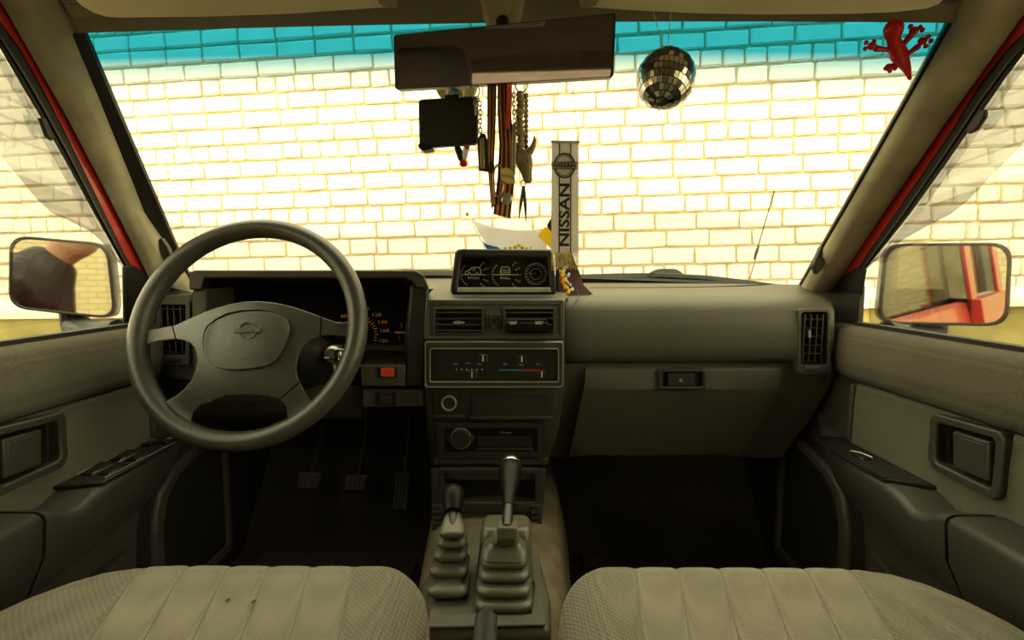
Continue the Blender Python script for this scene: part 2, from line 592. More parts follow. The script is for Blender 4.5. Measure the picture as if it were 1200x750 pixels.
# ------------------------------------------------------------------ car shell
def Z(r): return H + r
FL = -0.74                                  # cabin floor relative to the eye
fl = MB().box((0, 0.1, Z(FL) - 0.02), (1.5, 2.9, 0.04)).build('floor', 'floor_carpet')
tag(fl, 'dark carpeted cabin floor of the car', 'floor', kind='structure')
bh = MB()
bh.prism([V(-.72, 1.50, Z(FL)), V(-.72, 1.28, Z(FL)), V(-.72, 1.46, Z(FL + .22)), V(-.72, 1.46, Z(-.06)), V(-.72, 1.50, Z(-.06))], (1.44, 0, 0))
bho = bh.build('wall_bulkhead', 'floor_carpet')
tag(bho, 'dark bulkhead and toe board ahead of the footwells', 'bulkhead', kind='structure')
# bonnet, cowl and wings
hd = thing('bonnet', 'red car bonnet beyond the windscreen', 'bonnet', (0, 2.0, Z(-.3)), kind='structure')
MB().loft([[V(x, y, Z(z - .03 * (x / .7) ** 2 - t)) for x in [(-.70 + 1.4 * k / 12) for k in range(13)]] + [V(x, y, Z(z - .10)) for x in [(.70 - 1.4 * k / 12) for k in range(13)]] for y, z, t in ((1.36, -.115, 0), (1.6, -.125, 0), (2.0, -.15, 0), (2.45, -.19, 0), (2.62, -.24, 0))]).build('bonnet_panel', 'red_paint', hd, 0.004)
for s in (-1, 1):
    MB().prism([V(s * .70, 1.17, Z(-.80)), V(s * .70, 1.17, Z(-.10)), V(s * .70, 1.3, Z(-.13)), V(s * .70, 2.6, Z(-.26)), V(s * .70, 2.6, Z(-.8))], (s * .10, 0, 0)).build('wing_panel', 'red_paint', hd, 0.012)
MB().prism([V(-.70, 1.24, Z(-.10)), V(-.70, 1.24, Z(-.062)), V(-.70, 1.37, Z(-.115)), V(-.70, 1.37, Z(-.16))], (1.4, 0, 0)).build('cowl_panel', 'dark_plastic', hd)

# windscreen (window_1): ruled sheet between base curve and top curve
TL, TR = PY(100, 37, .757), PY(1113, 25, .690)
BL, BR = PY(222, 322, 1.12), PY(935, 338, 1.12)
BC, TC = PY(600, 325, 1.29), PY(600, 25, .80)
def quad(a, c, b, t):                       # curve through a (t=0), c (t=.5), b (t=1)
    return a * (2 * (t - .5) * (t - 1)) + c * (4 * t * (1 - t)) + b * (2 * t * (t - .5))
def WS(u, v, lift=0.0):                     # point on the windscreen; lift > 0 toward the cabin
    p = quad(BL, BC, BR, u).lerp(quad(TL, TC, TR, u), v)
    n = Vector((0, -.62, -.78))
    bow = 0.018 * math.sin(math.pi * min(1, max(0, v))) * math.sin(math.pi * min(1, max(0, u)))
    return p - n * bow + n * lift
w1 = MB()
A = w1.sheet(lambda u, v: WS(-.03 + 1.06 * u, -.02 + 1.06 * v), 40, 24)
uvl = w1.bm.loops.layers.uv.new('UVMap')
idx = {}
for i in range(41):
    for j in range(25):
        idx[A[i][j]] = (i / 40, -.02 + 1.06 * j / 24)
for f in w1.bm.faces:
    for l in f.loops:
        l[uvl].uv = idx[l.vert]
w1o = w1.build('window_1', 'windscreen_glass')
tag(w1o, 'clear windscreen with a teal shade band along its top', 'windscreen', kind='structure')
w1b = MB()
def wedge(p, q, n):                         # rubber border strip following the glass edge
    w1b.loft([[WS(*a, n), WS(*a, -.004), WS(*b, -.004), WS(*b, min(n, .004))] for a, b in zip(p, q)])
N_ = 16
wedge([(-.022 + .012 * v / N_, v / N_) for v in range(N_ + 1)], [(.0, v / N_) for v in range(N_ + 1)], .010)
wedge([(1.008, v / N_) for v in range(N_ + 1)], [(1.0, v / N_) for v in range(N_ + 1)], .0005)
wedge([(v / N_, -.012) for v in range(N_ + 1)], [(v / N_, .012) for v in range(N_ + 1)], .012)
w1b.build('rubber_border', 'rubber', w1o)

# roof lining, header trim and roof skin
ce = MB()
def roofz(x, y): return Z(.425 - .05 * (x / .6) ** 2 - .02 * max(0, y - .2) ** 2)
yr = [.735, .70, .66, .55, .3, 0, -.4, -.8, -1.25]
xs = [-.575 + 1.15 * k / 14 for k in range(15)]
ce.loft([[V(x, y, roofz(x, y) - (.030 if i == 0 else .008 if i == 1 else 0)) for x in xs] + [V(x, y, Z(.50) - .06 * (x / .6) ** 2) for x in xs[::-1]] for i, y in enumerate(yr)])
ceo = ce.build('ceiling', 'headliner')
tag(ceo, 'beige cloth headliner above the windscreen', 'headliner', kind='structure')
MB().loft([[V(x, y, Z(z - .07 * (x / .62) ** 2)) for x in xs] + [V(x, y, Z(z + .012 - .07 * (x / .62) ** 2)) for x in xs[::-1]] for y, z in ((.80, .43), (.70, .49), (.3, .515), (-.4, .515), (-1.3, .49))]).build('roof_panel', 'red_paint', ceo)
hb = MB()
N_ = 20
hb.loft([[WS(k / N_, 1.0, .0), WS(k / N_, 1.0, .004), WS(k / N_, 1, 0) + V(0, -.030, .022), WS(k / N_, 1, 0) + V(0, -.045, .045), WS(k / N_, 1, 0) + V(0, -.03, .09), WS(k / N_, 1, 0) + V(0, .03, .08)] for k in [-.6 + (N_ + 1.2) * j / N_ for j in range(N_ + 1)]])
hbo = hb.build('trim_3', 'header_trim')
tag(hbo, 'dark header trim between windscreen and headliner', 'trim', kind='structure')

# pillars: trim lofted between the windscreen edge and the door seal
def pillar(n, s, inner, outer, lbl):
    rings = []
    for (a, Ya), b in zip(inner, outer):
        pi = PY(a[0], a[1], Ya)
        if 20 < a[1] < 300:                 # keep to the glass edge
            uu = -.022 if s < 0 else 1.0035
            if s < 0:
                vv = min([k / 200 for k in range(-10, 221)], key=lambda q: abs(project(WS(uu + .012 * q, q))[1] - a[1])); pi = WS(uu + .012 * vv, vv)
            else:
                vv = min([k / 200 for k in range(-10, 221)], key=lambda q: abs(project(WS(uu, q))[1] - a[1])); pi = WS(uu, vv)
        po = PS(b[0], b[1], s)
        back = Vector((s * .03, .06, .015))
        d = (CAM - (pi + po) / 2).normalized()
        rings.append([pi, pi.lerp(po, .12) + d * .012, pi.lerp(po, .4) + d * .022, pi.lerp(po, .75) + d * .014, po, po + back, pi + back * .9])
    o = MB().loft(rings).build(n, 'pillar_trim', None, angle=50)
    return tag(o, lbl, 'pillar trim', kind='structure')
pL = pillar('trim_4', -1, [((60, -45), .70), ((91, 43), .757), ((133, 148), .88), ((175, 250), 1.02), ((226, 343), 1.10)],
            [(-40, -62), (10, 17), (81, 142), (132, 240), (178, 332)], 'beige windscreen pillar trim on the steering wheel side')
pR = pillar('trim_5', 1, [((1150, -45), .63), ((1113, 25), .690), ((1046, 148), .845), ((988, 250), .98), ((933, 348), 1.12)],
            [(1262, -62), (1196, 22), (1106, 147), (1036, 249), (975, 340)], 'beige windscreen pillar trim on the passenger side')
# dark inserts in the pillar feet
for p, s, q in ((pR, 1, [(953, 312), (962, 290), (967, 285), (972, 292), (964, 316), (957, 322)]), (pL, -1, [(186, 296), (183, 284), (188, 278), (196, 290), (200, 300), (194, 308)])):
    MB().prism([PY(x, y, 1.014 if s > 0 else 1.0) for x, y in q], (0, .012, 0)).build('vent_insert', 'dark_plastic', p, 0.002)

def strip(mb, s, a, b, off_a, off_b, th):   # solid band on the side plane between two pixel polylines
    mb.loft([[PS(p[0], p[1], s, off_a), PS(q[0], q[1], s, off_b), PS(q[0], q[1], s, off_b + th), PS(p[0], p[1], s, off_a + th)] for p, q in zip(a, b)])
    return mb
redL_i = [(-40, -62), (4, 8), (37, 60), (57, 100), (85, 150), (137, 250), (163, 300), (176, 326)]
redL_o = [(-50, -50), (-5, 18), (26, 60), (48, 100), (74, 150), (123, 250), (146, 298), (163, 326)]
sealL_i = [(-32, -66), (17, 17), (47, 60), (68, 100), (93, 150), (146, 250), (170, 298), (186, 326)]
glassL = [(-60, -34), (0, 57), (24, 98), (48, 138), (80, 195), (110, 250), (130, 285), (146, 314)]
redR_i = [(1262, -62), (1196, 22), (1168, 60), (1137, 100), (1104, 150), (1035, 250), (1003, 296), (978, 330)]
redR_o = [(1275, -50), (1206, 32), (1178, 60), (1147, 100), (1117, 150), (1049, 250), (1017, 296), (995, 330)]
sealR_i = [(1252, -68), (1182, 20), (1156, 60), (1126, 100), (1094, 150), (1026, 250), (992, 300), (964, 334)]
glassR = [(1290, -42), (1204, 58), (1178, 92), (1153, 128), (1110, 190), (1067, 250), (1040, 284), (1013, 317)]
for s, ri, ro_, si, gl in ((-1, redL_i, redL_o, sealL_i, glassL), (1, redR_i, redR_o, sealR_i, glassR)):
    side = 'driver' if s < 0 else 'passenger'
    o = strip(MB(), s, ri, ro_, .006, .006, .05).build('door_aperture', 'red_paint')
    tag(o, 'red painted body edge between door frame and pillar, %s' % ('steering wheel side' if s < 0 else 'passenger side'), 'body edge', kind='structure')
    strip(MB(), s, si, ri, -.006, .002, .03).build('seal', 'body_seal', o, 0.003)

# kick panels closing the cabin ahead of the doors
for s in (-1, 1):
    o = MB().prism([V(s * .69, 1.0, Z(FL)), V(s * .69, .985, Z(-.12)), V(s * .69, .985, Z(-.03)), V(s * .69, 1.10, Z(-.012)), V(s * .69, 1.14, Z(-.03)), V(s * .69, 1.46, Z(-.07)), V(s * .69, 1.46, Z(FL))], (s * .009, 0, 0)).build('trim_8' if s < 0 else 'trim_9', 'dark_plastic')
    tag(o, 'dark kick panel ahead of the %s door' % ('steering wheel side' if s < 0 else 'passenger side'), 'trim', kind='structure')
# body sides behind the doors and the tailgate
for s in (-1, 1):
    b = MB()
    def sx(z): return s * (.70 - .18 * (z + .1))
    def sp(y0, y1, z0, z1, t0=.0, t1=.06):
        b.loft([[V(sx(z0) + s * t0, y, Z(z0)), V(sx(z1) + s * t0, y, Z(z1)), V(sx(z1) + s * t1, y, Z(z1)), V(sx(z0) + s * t1, y, Z(z0))] for y in (y0, y1)])
    sp(-.32, -.18, -.15, .37)               # centre pillar
    sp(-1.32, -.18, -.80, -.10)             # rear quarter
    sp(-1.32, -1.15, -.1, .37)              # rear pillar
    o = b.build('wall_rear_right' if s > 0 else 'wall_rear_left', 'pillar_trim')
    tag(o, 'cabin side behind the %s door' % ('steering wheel side' if s < 0 else 'passenger side'), 'body side', kind='structure')
    c = MB(); b = c
    sp(-.32, -.18, -.15, .37, .062, .075); sp(-1.36, -.18, -.80, -.10, .062, .10); sp(-1.36, -1.15, -.1, .37, .062, .075)
    c.build('outer_skin', 'red_paint', o, 0.004)
    g2 = MB()
    g2.loft([[V(sx(-.1) + s * .03, y, Z(-.1)), V(sx(.34) + s * .03, y, Z(.34)), V(sx(.34) + s * .034, y, Z(.34)), V(sx(-.1) + s * .034, y, Z(-.1))] for y in (-1.15, -.32)])
    g2.build('rear_window', 'rear_glass', o)
    # roof rail above the door
    rl = MB()
    rl.loft([[V(sx(.31), y, Z(.315)), V(s * .60, y, Z(.345)), V(s * .55, y, Z(.385)), V(s * .55, y, Z(.42)), V(s * .66, y, Z(.40)), V(sx(.31) + s * .06, y, Z(.315))] for y in (-1.3, .64)])
    ro2 = rl.build('trim_6' if s < 0 else 'trim_7', 'pillar_trim')
    tag(ro2, 'roof rail trim above the %s door' % ('steering wheel side' if s < 0 else 'passenger side'), 'trim', kind='structure')
tg = MB()
tg.prism([V(-.72, -1.32, Z(-.8)), V(.72, -1.32, Z(-.8)), V(.70, -1.32, Z(-.1)), V(-.70, -1.32, Z(-.1))], (0, -.06, 0))
tg.prism([V(-.63, -1.30, Z(.35)), V(.63, -1.30, Z(.35)), V(.60, -1.30, Z(.47)), V(-.60, -1.30, Z(.47))], (0, -.06, 0))
tgo = tg.build('wall_tailgate', 'pillar_trim')
tag(tgo, 'tailgate closing the rear of the cabin', 'tailgate', kind='structure')
MB().prism([V(-.66, -1.34, Z(-.1)), V(.66, -1.34, Z(-.1)), V(.60, -1.34, Z(.35)), V(-.60, -1.34, Z(.35))], (0, -.005, 0)).build('rear_window', 'rear_glass', tgo)
# ------------------------------------------------------------------ dashboard
D = thing('dashboard', 'olive grey dashboard spanning the cabin below the windscreen', 'dashboard', (0, 1.15, Z(-.42)))
def zat(py, Y, px=800): return PY(px, py, Y).z
# top deck and padded passenger face, one moulding
prof = [(1.30, 331), (1.20, 336), (1.12, 341), (1.06, 345), (1.03, 348), (1.008, 354), (.996, 364), (.992, 385), (.992, 405), (.995, 416), (1.003, 423), (1.02, 426), (1.05, 427)]
pz = [(Y, zat(py, Y)) for Y, py in prof] + [(1.30, zat(427, 1.05) )]
xr0 = PY(660, 380, .992).x; xr1 = PY(980, 380, .992).x
def yback(x):                               # rear edge of the deck follows the foot of the glass
    u = min(1, max(0, (x - BL.x) / (BR.x - BL.x)))
    return quad(BL, BC, BR, u).y - .012
def fit(Y, x): return Y if Y <= 1.05 else 1.05 + (Y - 1.05) * (yback(x) - 1.05) / .25
def padsec(x, k=0.0, dz=0.0):
    cy = 1.12; cz = zat(385, 1.0)
    return [V(x, fit(Y, x) + k * (cy - Y) * (1 if Y < 1.1 else 0), z + (cz - z) * k * .8 + dz) for Y, z in pz]
mb = MB()
secs = [padsec(xr0 - .004, .10), padsec(xr0, .03), padsec(xr0 + .006, 0)] + [padsec(xr0 + (xr1 - xr0) * k / 10) for k in range(1, 10)] + [padsec(xr1 - .012), padsec(xr1 - .003, .012), padsec(xr1, .035)]
mb.loft(secs)
ppad = mb.build('passenger_pad', 'dash_vinyl', D, angle=60)
mb = MB()
deck = [(1.30, 326), (1.16, 335), (1.06, 342), (1.03, 345), (1.01, 349), (1.01, 360)]
dxL, dx0, dx1 = PY(226, 330, 1.05).x, PY(500, 345, 1.01).x, xr0 + .01
deckL = [(1.30, 326), (1.18, 335), (1.14, 338), (1.14, 360)]
def fitL(Y, x): return 1.105 + (Y - 1.14) * max(0, yback(x) - 1.105) / .16
MB().loft([[V(x, fitL(Y, x), zat(py, Y, 590)) for Y, py in deckL] + [V(x, fitL(1.30, x), zat(360, 1.01))] for x in [dxL + (dx0 - dxL) * k / 10 for k in range(11)]]).build('dash_deck', 'dash_vinyl', D, angle=60)
mb.loft([[V(x, fit(Y, x), zat(py, Y, 590)) for Y, py in deck] + [V(x, fit(1.30, x), zat(360, 1.01))] for x in [dx0 + (dx1 - dx0) * k / 10 for k in range(11)]])
mb.build('dash_deck', 'dash_vinyl', D, angle=60)
# defroster slot in the deck and the opening of the end vent
carve(ppad, [MB().prism([PY(690, 337.5, 1.17) - V(0, 0, .02), PY(905, 342, 1.14) - V(0, 0, .02), PY(905, 343, 1.13) - V(0, 0, .02), PY(690, 338.5, 1.16) - V(0, 0, .02)], (0, 0, .05)),
             hole(rr(939.5, 366, 970, 428, 3), .96, (0, .10, 0))])

# lower dash, passenger side, with glovebox
mb = MB()
rows = [(424, 655, 979, 1.02), (440, 655, 979, 1.02), (457, 652, 972, 1.025), (500, 648, 945, 1.06), (537, 645, 918, 1.085)]
mb.loft([[PY(a, y, Y), PY(b, y, Y), PY(b, y, Y) + V(.0, .2, 0), PY(a, y, Y) + V(0, .2, 0)] for y, a, b, Y in rows])
mb.build('glovebox_surround', 'lower_plastic', D, 0.004)
mb = MB()
rows = [(430, 686, 915, 1.008), (434, 686, 916, 1.003), (456, 684, 913, 1.0), (459, 683, 912, 1.003), (500, 674, 888, 1.028), (534, 666, 868, 1.055)]
mb.loft([[PY(a, y, Y), PY(b, y, Y), PY(b, y, Y + .03), PY(a, y, Y + .03)] for y, a, b, Y in rows])
gb = mb.build('glovebox_lid', 'lower_plastic', D, 0.003, angle=20)
frame('latch_frame', rr(771, 433, 827, 457, 3), rr(775, 436, 823, 453.5, 2), .994, .012, 'dark_plastic', gb)
slab('latch', rr(783, 437, 815, 453, 2), .996, .018, 'dark_plastic', gb)
MB().lathe([(.0035, 0), (.004, .002), (.004, .006)], PY(798, 446, .993), (0, 1, 0), 14).build('latch_lock', 'steel', gb)
carve(gb, [hole(rr(775, 436, 823, 454, 2), .98, (0, .034, 0))])
slab('lid_recess', rr(775.5, 436.5, 822.5, 453.5, 2), 1.012, .004, 'lower_plastic', gb)
# side gap line beside the lid is the joint itself; end cap
# passenger end vent
vf = frame('side_vent', rr(936, 362, 974, 439, 4), rr(939.5, 366, 970, 428, 3), .9895, .02, 'dash_vinyl', D, 0.002)
slab('vent_throat', rr(940, 367, 969, 427, 3), 1.050, .006, 'dark_plastic', vf, 0)
for k in range(5):
    y = 374 + k * 10
    MB().box(PY(951, y, .990), (.036, .006, .0018), Matrix.Rotation(.2, 3, 'X')).build('slat', 'stack_plastic', vf)
for k in range(4):
    x = 941.5 + k * 7
    MB().box(PY(x, 396, .9885), (.0014, .006, .092)).build('slat', 'stack_plastic', vf)
MB().prism(pl(rr(948, 387, 950.5, 396, 1), .983), (0, .008, 0)).build('vent_tab', 'silver_trim', vf)
slab('vent_wheel', rr(946, 430, 963, 434.5, 2), .982, .01, 'grey_plastic', vf, 0.001)

# instrument binnacle
mb = MB()
def arch(Y, dy, dx):
    return [PY(222 + dx, 340, Y), PY(222 + dx, 322 + dy, Y), PY(228 + dx, 316.5 + dy, Y), PY(487 - dx, 316.5 + dy, Y), PY(497 - dx, 322 + dy, Y), PY(503 - dx, 338, Y),
            PY(489 - dx, 338, Y), PY(482 - dx, 330 + dy, Y), PY(475 - dx, 326 + dy, Y), PY(240 + dx, 326 + dy, Y), PY(236 + dx, 340, Y)]
mb.loft([arch(.965, 0, 0), arch(1.0, 0, 2), arch(1.10, 2, 12)])
mb.build('binnacle_hood', 'stack_plastic', D, 0.003)
slab('binnacle_cheek', [(224, 341), (241, 338), (243, 442), (226, 442)], .985, .14, 'grey_plastic', D, 0.004)
mb = MB()
mb.loft([[PY(481, 334, .97), PY(503, 336, .975), PY(503, 336, 1.15), PY(478, 334, 1.15)], [PY(476, 400, .985), PY(499, 400, .985), PY(499, 400, 1.15), PY(473, 400, 1.15)], [PY(474, 453, .992), PY(497, 453, .992), PY(497, 453, 1.15), PY(472, 453, 1.15)]])
mb.build('binnacle_cheek', 'dark_plastic', D, 0.005)
ic = slab('gauge_face', rr(236, 326, 484, 408, 4), 1.085, .015, 'matt_black', D, 0)
lab(ic, 'black instrument face with amber figures')
GY = 1.0835
def dial(cx, cy, r, items, h):
    for t, a in items:
        tpx('gauge_figure', t, cx + r * math.cos(math.radians(a)), cy - r * math.sin(math.radians(a)), GY, h, 'print_amber', ic, sx=1.25)
for t, x, y in (('60', 403, 370.5), ('80', 412, 362), ('100', 427, 362), ('120', 441, 369), ('140', 448, 377.5), ('160', 450.5, 387.5), ('180', 449, 399.5), ('40', 396, 379), ('20', 394, 390)):
    tpx('gauge_figure', t, x, y, GY, 4.0, 'print_amber', ic, sx=1.4)
mb = MB()
for a in range(-20, 150, 10):
    ca, sa = math.cos(math.radians(a)), math.sin(math.radians(a))
    L_ = 4.5 if a % 20 == 0 else 3
    c0 = PY(421 + 18 * ca, 392 - 18 * sa, GY); c1 = PY(421 + (18 + L_) * ca, 392 - (18 + L_) * sa, GY)
    n_ = Vector((-(c1 - c0).z, 0, (c1 - c0).x)).normalized() * .0009
    mb.prism([c0 - n_, c1 - n_, c1 + n_, c0 + n_], (0, -.0004, 0))
mb.build('gauge_ticks', 'print_amber', ic, flat=True)
mb = MB()
mb.prism([PY(463, 388.5, GY - .002), PY(476, 389, GY - .002), PY(476, 390, GY - .002), PY(463, 390.2, GY - .002)], (0, -.001, 0))
mb.build('gauge_needle', 'print_amber', ic, flat=True)
mb = MB()
for p, q in (((470, 378), (471, 385)), ((466, 392), (469, 399))):
    mb.tube([PY(*p, GY), PY(*q, GY)], .0008, 6)
mb.build('gauge_scale', 'print_dim', ic)
for t, x, y in (('0', 262, 392), ('1', 262, 378), ('2', 268, 366), ('3', 280, 359), ('4', 294, 359), ('5', 306, 366), ('6', 312, 378)):
    tpx('gauge_figure', t, x, y, GY, 4.2, 'print_amber', ic)

# panels under the binnacle
slab('ledge', [(243, 405), (476, 405), (476, 412), (243, 412)], 1.065, .02, 'stack_plastic', D, 0.002)
slab('tray_recess', [(250, 411), (474, 411), (474, 450), (250, 450)], 1.078, .02, 'dark_plastic', D, 0)
sw = slab('switch_panel', [(421, 428), (475, 428), (474, 453), (423, 453)], .985, .12, 'grey_plastic', D, 0.003)
frame('hazard_frame', rr(442, 430, 466, 443, 1.5), rr(445.5, 431.5, 462, 441.5, 1), .981, .008, 'dark_plastic', sw, 0.0008)
lab(slab('hazard_switch', rr(446, 431.5, 461.5, 441.5, 1), .978, .010, 'hazard_red', sw, 0.001), 'red hazard light switch')
lp = slab('rocker_panel', [(424, 456), (497, 456), (497, 476), (425, 478)], 1.0, .10, 'grey_plastic', D, 0.003)
frame('switch_frame', rr(440, 459, 464, 475, 1), rr(444, 461.5, 460, 472.5, 1), .997, .008, 'dark_plastic', lp, 0.0008)
slab('rocker_switch', rr(445, 462, 459, 473, 1), .995, .01, 'stack_plastic', lp, 0.001)
slab('blank_plate', rr(468, 460, 491, 474, 2), .998, .01, 'stack_plastic', lp, 0.001)
# driver's end: vent block and knee panel
vb = slab('vent_housing', [(186, 347), (226, 344), (228, 446), (184, 446)], .992, .14, 'grey_plastic', D, 0.005)
carve(vb, [hole(rr(187.5, 357, 217, 416, 2.5), .96, (0, .11, 0))])
vf = frame('side_vent', rr(183, 352, 222, 428, 4), rr(187.5, 357, 217, 416, 2.5), .985, .02, 'grey_plastic', D)
slab('vent_throat', rr(188, 358, 216, 415, 2), 1.055, .006, 'dark_plastic', vf, 0)
for k in range(4):
    MB().box(PY(191 + k * 7.5, 387, .988), (.0018, .006, .094)).build('slat', 'stack_plastic', vf)
for k in range(2):
    MB().box(PY(202.5, 362 + k * 50, .990), (.046, .006, .0016)).build('slat', 'stack_plastic', vf)
slab('vent_wheel', rr(192, 419, 210, 424.5, 2), .982, .01, 'stack_plastic', vf, 0.001)
kp = MB()
kp.loft([[PY(184, 447, 1.0), PY(425, 452, 1.01), PY(425, 452, 1.15), PY(184, 447, 1.15)], [PY(186, 478, 1.02), PY(425, 478, 1.03), PY(425, 478, 1.15), PY(186, 478, 1.15)], [PY(205, 492, 1.06), PY(425, 490, 1.06), PY(425, 490, 1.16), PY(205, 492, 1.16)]])
kp.build('knee_panel', 'lower_plastic', D, 0.004)
slab('switch_bank', rr(190, 450, 214, 474, 1.5), 1.0, .02, 'dark_plastic', D, 0.001)
slab('green_switch', circ(198, 462, 5), .996, .01, 'black_plastic', D, 0.001)
slab('fuse_cover', rr(258, 458, 312, 472, 1.5), 1.012, .01, 'dark_plastic', D, 0.001)

# centre stack
mb = MB()
rows = [(346, 494, 664, 1.03), (350, 496, 663, 1.0), (354, 497, 662, .99), (400, 497, 662, .985), (456, 497, 662, .988), (500, 500, 655, .996), (546, 506, 642, 1.01)]
mb.loft([[PY(a, y, Y), PY(b, y, Y), PY(b, y, Y + .12), PY(a, y, Y + .12)] for y, a, b, Y in rows])
stk = mb.build('centre_stack', 'stack_plastic', D, 0.005, angle=25)
frame('vent_surround', rr(497, 351, 661, 398, 3), rr(503, 357, 656, 393, 2), .981, .012, 'grey_plastic', D, 0.002)
vpl = slab('vent_plate', rr(501, 355, 658, 395, 1), .984, .006, 'grey_plastic', D, 0)
for o_c in (stk, vpl):
    carve(o_c, [hole(rr(a_, 363, b_, 390, 1), .96, (0, .09, 0)) for a_, b_ in ((510, 565), (592, 648))])
def cvent(x0, x1):
    v = frame('centre_vent', rr(x0, 360.5, x1, 392, 1.5), rr(x0 + 2, 363, x1 - 2, 390, 1), .978, .008, 'stack_plastic', D, 0.001)
    slab('vent_throat', rr(x0 + 2.5, 363.5, x1 - 2.5, 389.5, 1), 1.040, .006, 'dark_plastic', v, 0)
    for k in range(4):
        MB().box(PY((x0 + x1) / 2, 366.5 + k * 7, .980), ((x1 - x0 - 4) / F * .985, .005, .0018), Matrix.Rotation(-.3, 3, 'X')).build('slat', 'stack_plastic', v)
    return v
v1 = cvent(508, 567)
slab('vent_tab', [(531, 377.5), (537, 376), (544, 377.5), (544, 379), (537, 380), (531, 379)], .974, .006, 'silver_trim', v1, 0)
v2 = cvent(590, 650)
for k in range(5):
    MB().box(PY(598 + k * 11, 366, .9815), (.0012, .003, .008)).build('fin', 'stack_plastic', v2)
for x in (573, 584.5):
    slab('thumbwheel', rr(x - 2.8, 367.5, x + 2.8, 385, 2), .978, .012, 'black_plastic', D, 0.0015)

# climate control
cb = frame('climate_bezel', rr(497, 399.5, 661, 454.5, 3), rr(503.5, 408, 655, 448, 2), .974, .014, 'stack_plastic', D, 0.002)
mb = MB()
mb.tube([p for p in pl(rr(504, 408.5, 654.5, 447.5, 2.5), .9735)], .0011, 6, closed=True)
mb.tube([p for p in pl(rr(498.5, 401, 659.5, 453.5, 3), .9735)], .0009, 6, closed=True)
mb.build('edge_highlight', 'silver_trim', cb)  # highlights on the bezel edges, laid in as thin silver lines
cp = slab('climate_panel', rr(503, 407.5, 655.5, 448.5, 2), .983, .006, 'black_plastic', D, 0)
for x, y, w in ((566, 420.5, 10), (553, 439.5, 11), (611.5, 421.5, 11), (635, 439.5, 9)):
    k = slab('slider_knob', rr(x - w / 2, y - 4.5, x + w / 2, y + 4.5, 1), .972, .011, 'dark_plastic', cp, 0.001)
    slab('knob_mark', rr(x - .7, y - 4, x + .7, y + 3, .3, 1), .9715, .001, 'print_white', k, 0)
slab('cold_scale', rr(585, 433, 612, 434.6, .5, 1), .9825, .001, 'print_blue', cp, 0)
slab('hot_scale', rr(612, 433, 637, 434.6, .5, 1), .9825, .001, 'print_red', cp, 0)
for x in (535, 541, 547, 553, 559, 565):
    slab('scale_dot', circ(x, 433, .9, n=8), .9825, .0008, 'print_white', cp, 0)
for x, y in ((534, 427), (549, 426), (562, 427), (592, 427), (611, 428), (631, 427)):
    mb = MB()
    mb.tube([PY(x - 2.6, y + .8, .9822), PY(x - 1.2, y - 1.2, .9822), PY(x + .4, y + .6, .9822), PY(x + 2.6, y - .6, .9822)], .0007, 6)
    mb.build('scale_symbol', 'print_dim', cp)

# lighter, drawer, stereo, pocket
lf = slab('lighter_panel', rr(508, 460, 543, 488, 3), .988, .01, 'dark_plastic', D, 0.001)
mb = MB(); mb.ring(pl(circ(526, 473, 9.2), .984), pl(circ(526, 473, 7.2), .984), (0, .012, 0)); mb.build('lighter_ring', 'silver_trim', lf, 0.0008)
slab('lighter_knob', circ(526, 473, 6.8), .989, .008, 'black_plastic', lf, 0.001)
dw = slab('drawer_front', rr(552, 463, 646, 489, 2), .985, .02, 'dark_plastic', D, 0.002)
slab('drawer_lip', rr(550, 488, 648, 491.5, 1), .982, .02, 'stack_plastic', D, 0.001)
slab('lighter_lip', rr(508, 487, 544, 490, 1), .983, .02, 'stack_plastic', D, 0.001)
frame('stereo_surround', rr(511, 496, 641, 537, 2), rr(521, 502, 630, 530, 1), .985, .02, 'dark_plastic', D, 0.0015)
slab('stack_lip', [(508, 537), (644, 537), (643, 545), (508, 545)], .992, .03, 'stack_plastic', D, 0.002)

st = thing('car_stereo', 'black car stereo with a round volume knob in the centre stack', 'car stereo', PY(575, 530, .995))
slab('faceplate', rr(521.5, 502.5, 629.5, 529.5, 1), .987, .02, 'gloss_black', st, 0.001)
kn = MB().lathe([(.0185, .004), (.0185, -.006), (.017, -.010), (.010, -.0105)], PY(540, 514, .985), (0, 1, 0), 28).build('volume_knob', 'dark_plastic', st)
mb = MB(); mb.ring(pl(circ(540, 514, 12.4), .985), pl(circ(540, 514, 11.2), .985), (0, .003, 0)); mb.build('knob_ring', 'silver_trim', kn)
for x in (526, 553):
    slab('button', rr(x - 2.5, 511, x + 2.5, 517, 1), .984, .005, 'stack_plastic', st, 0.0006)
slab('display', rr(560, 511, 624, 524, 1), .9862, .002, 'black_plastic', st, 0)
slab('button_strip', rr(557, 525.5, 625, 527.5, .6, 1), .985, .003, 'stack_plastic', st, 0)
tpx('lettering', 'Pioneer', 593, 507, .9862, 2.4, 'print_dim', st, sx=1.3)

# phone clip sitting in the passenger-side centre vent
cl = thing('vent_phone_clip', 'black plastic phone clip fixed in the centre air vent', 'phone clip', PY(617, 388, .97))
slab('clip_body', rr(592, 378, 643, 389.5, 2.5), .955, .022, 'gloss_black', cl, 0.002)
slab('clip_jaw', [(596, 374.5), (640, 374.5), (643, 379), (630, 378), (617, 376), (604, 378), (592, 379)], .958, .016, 'gloss_black', cl, 0.001)
for x in (601, 632):
    slab('chrome_wing', [(x - 5, 377), (x + 5, 376.5), (x + 4, 380), (x - 3, 380.5)], .9545, .002, 'silver_trim', cl, 0)
MB().box(PY(617, 382, .976), (.012, .03, .008)).build('clip_stem', 'black_plastic', cl)

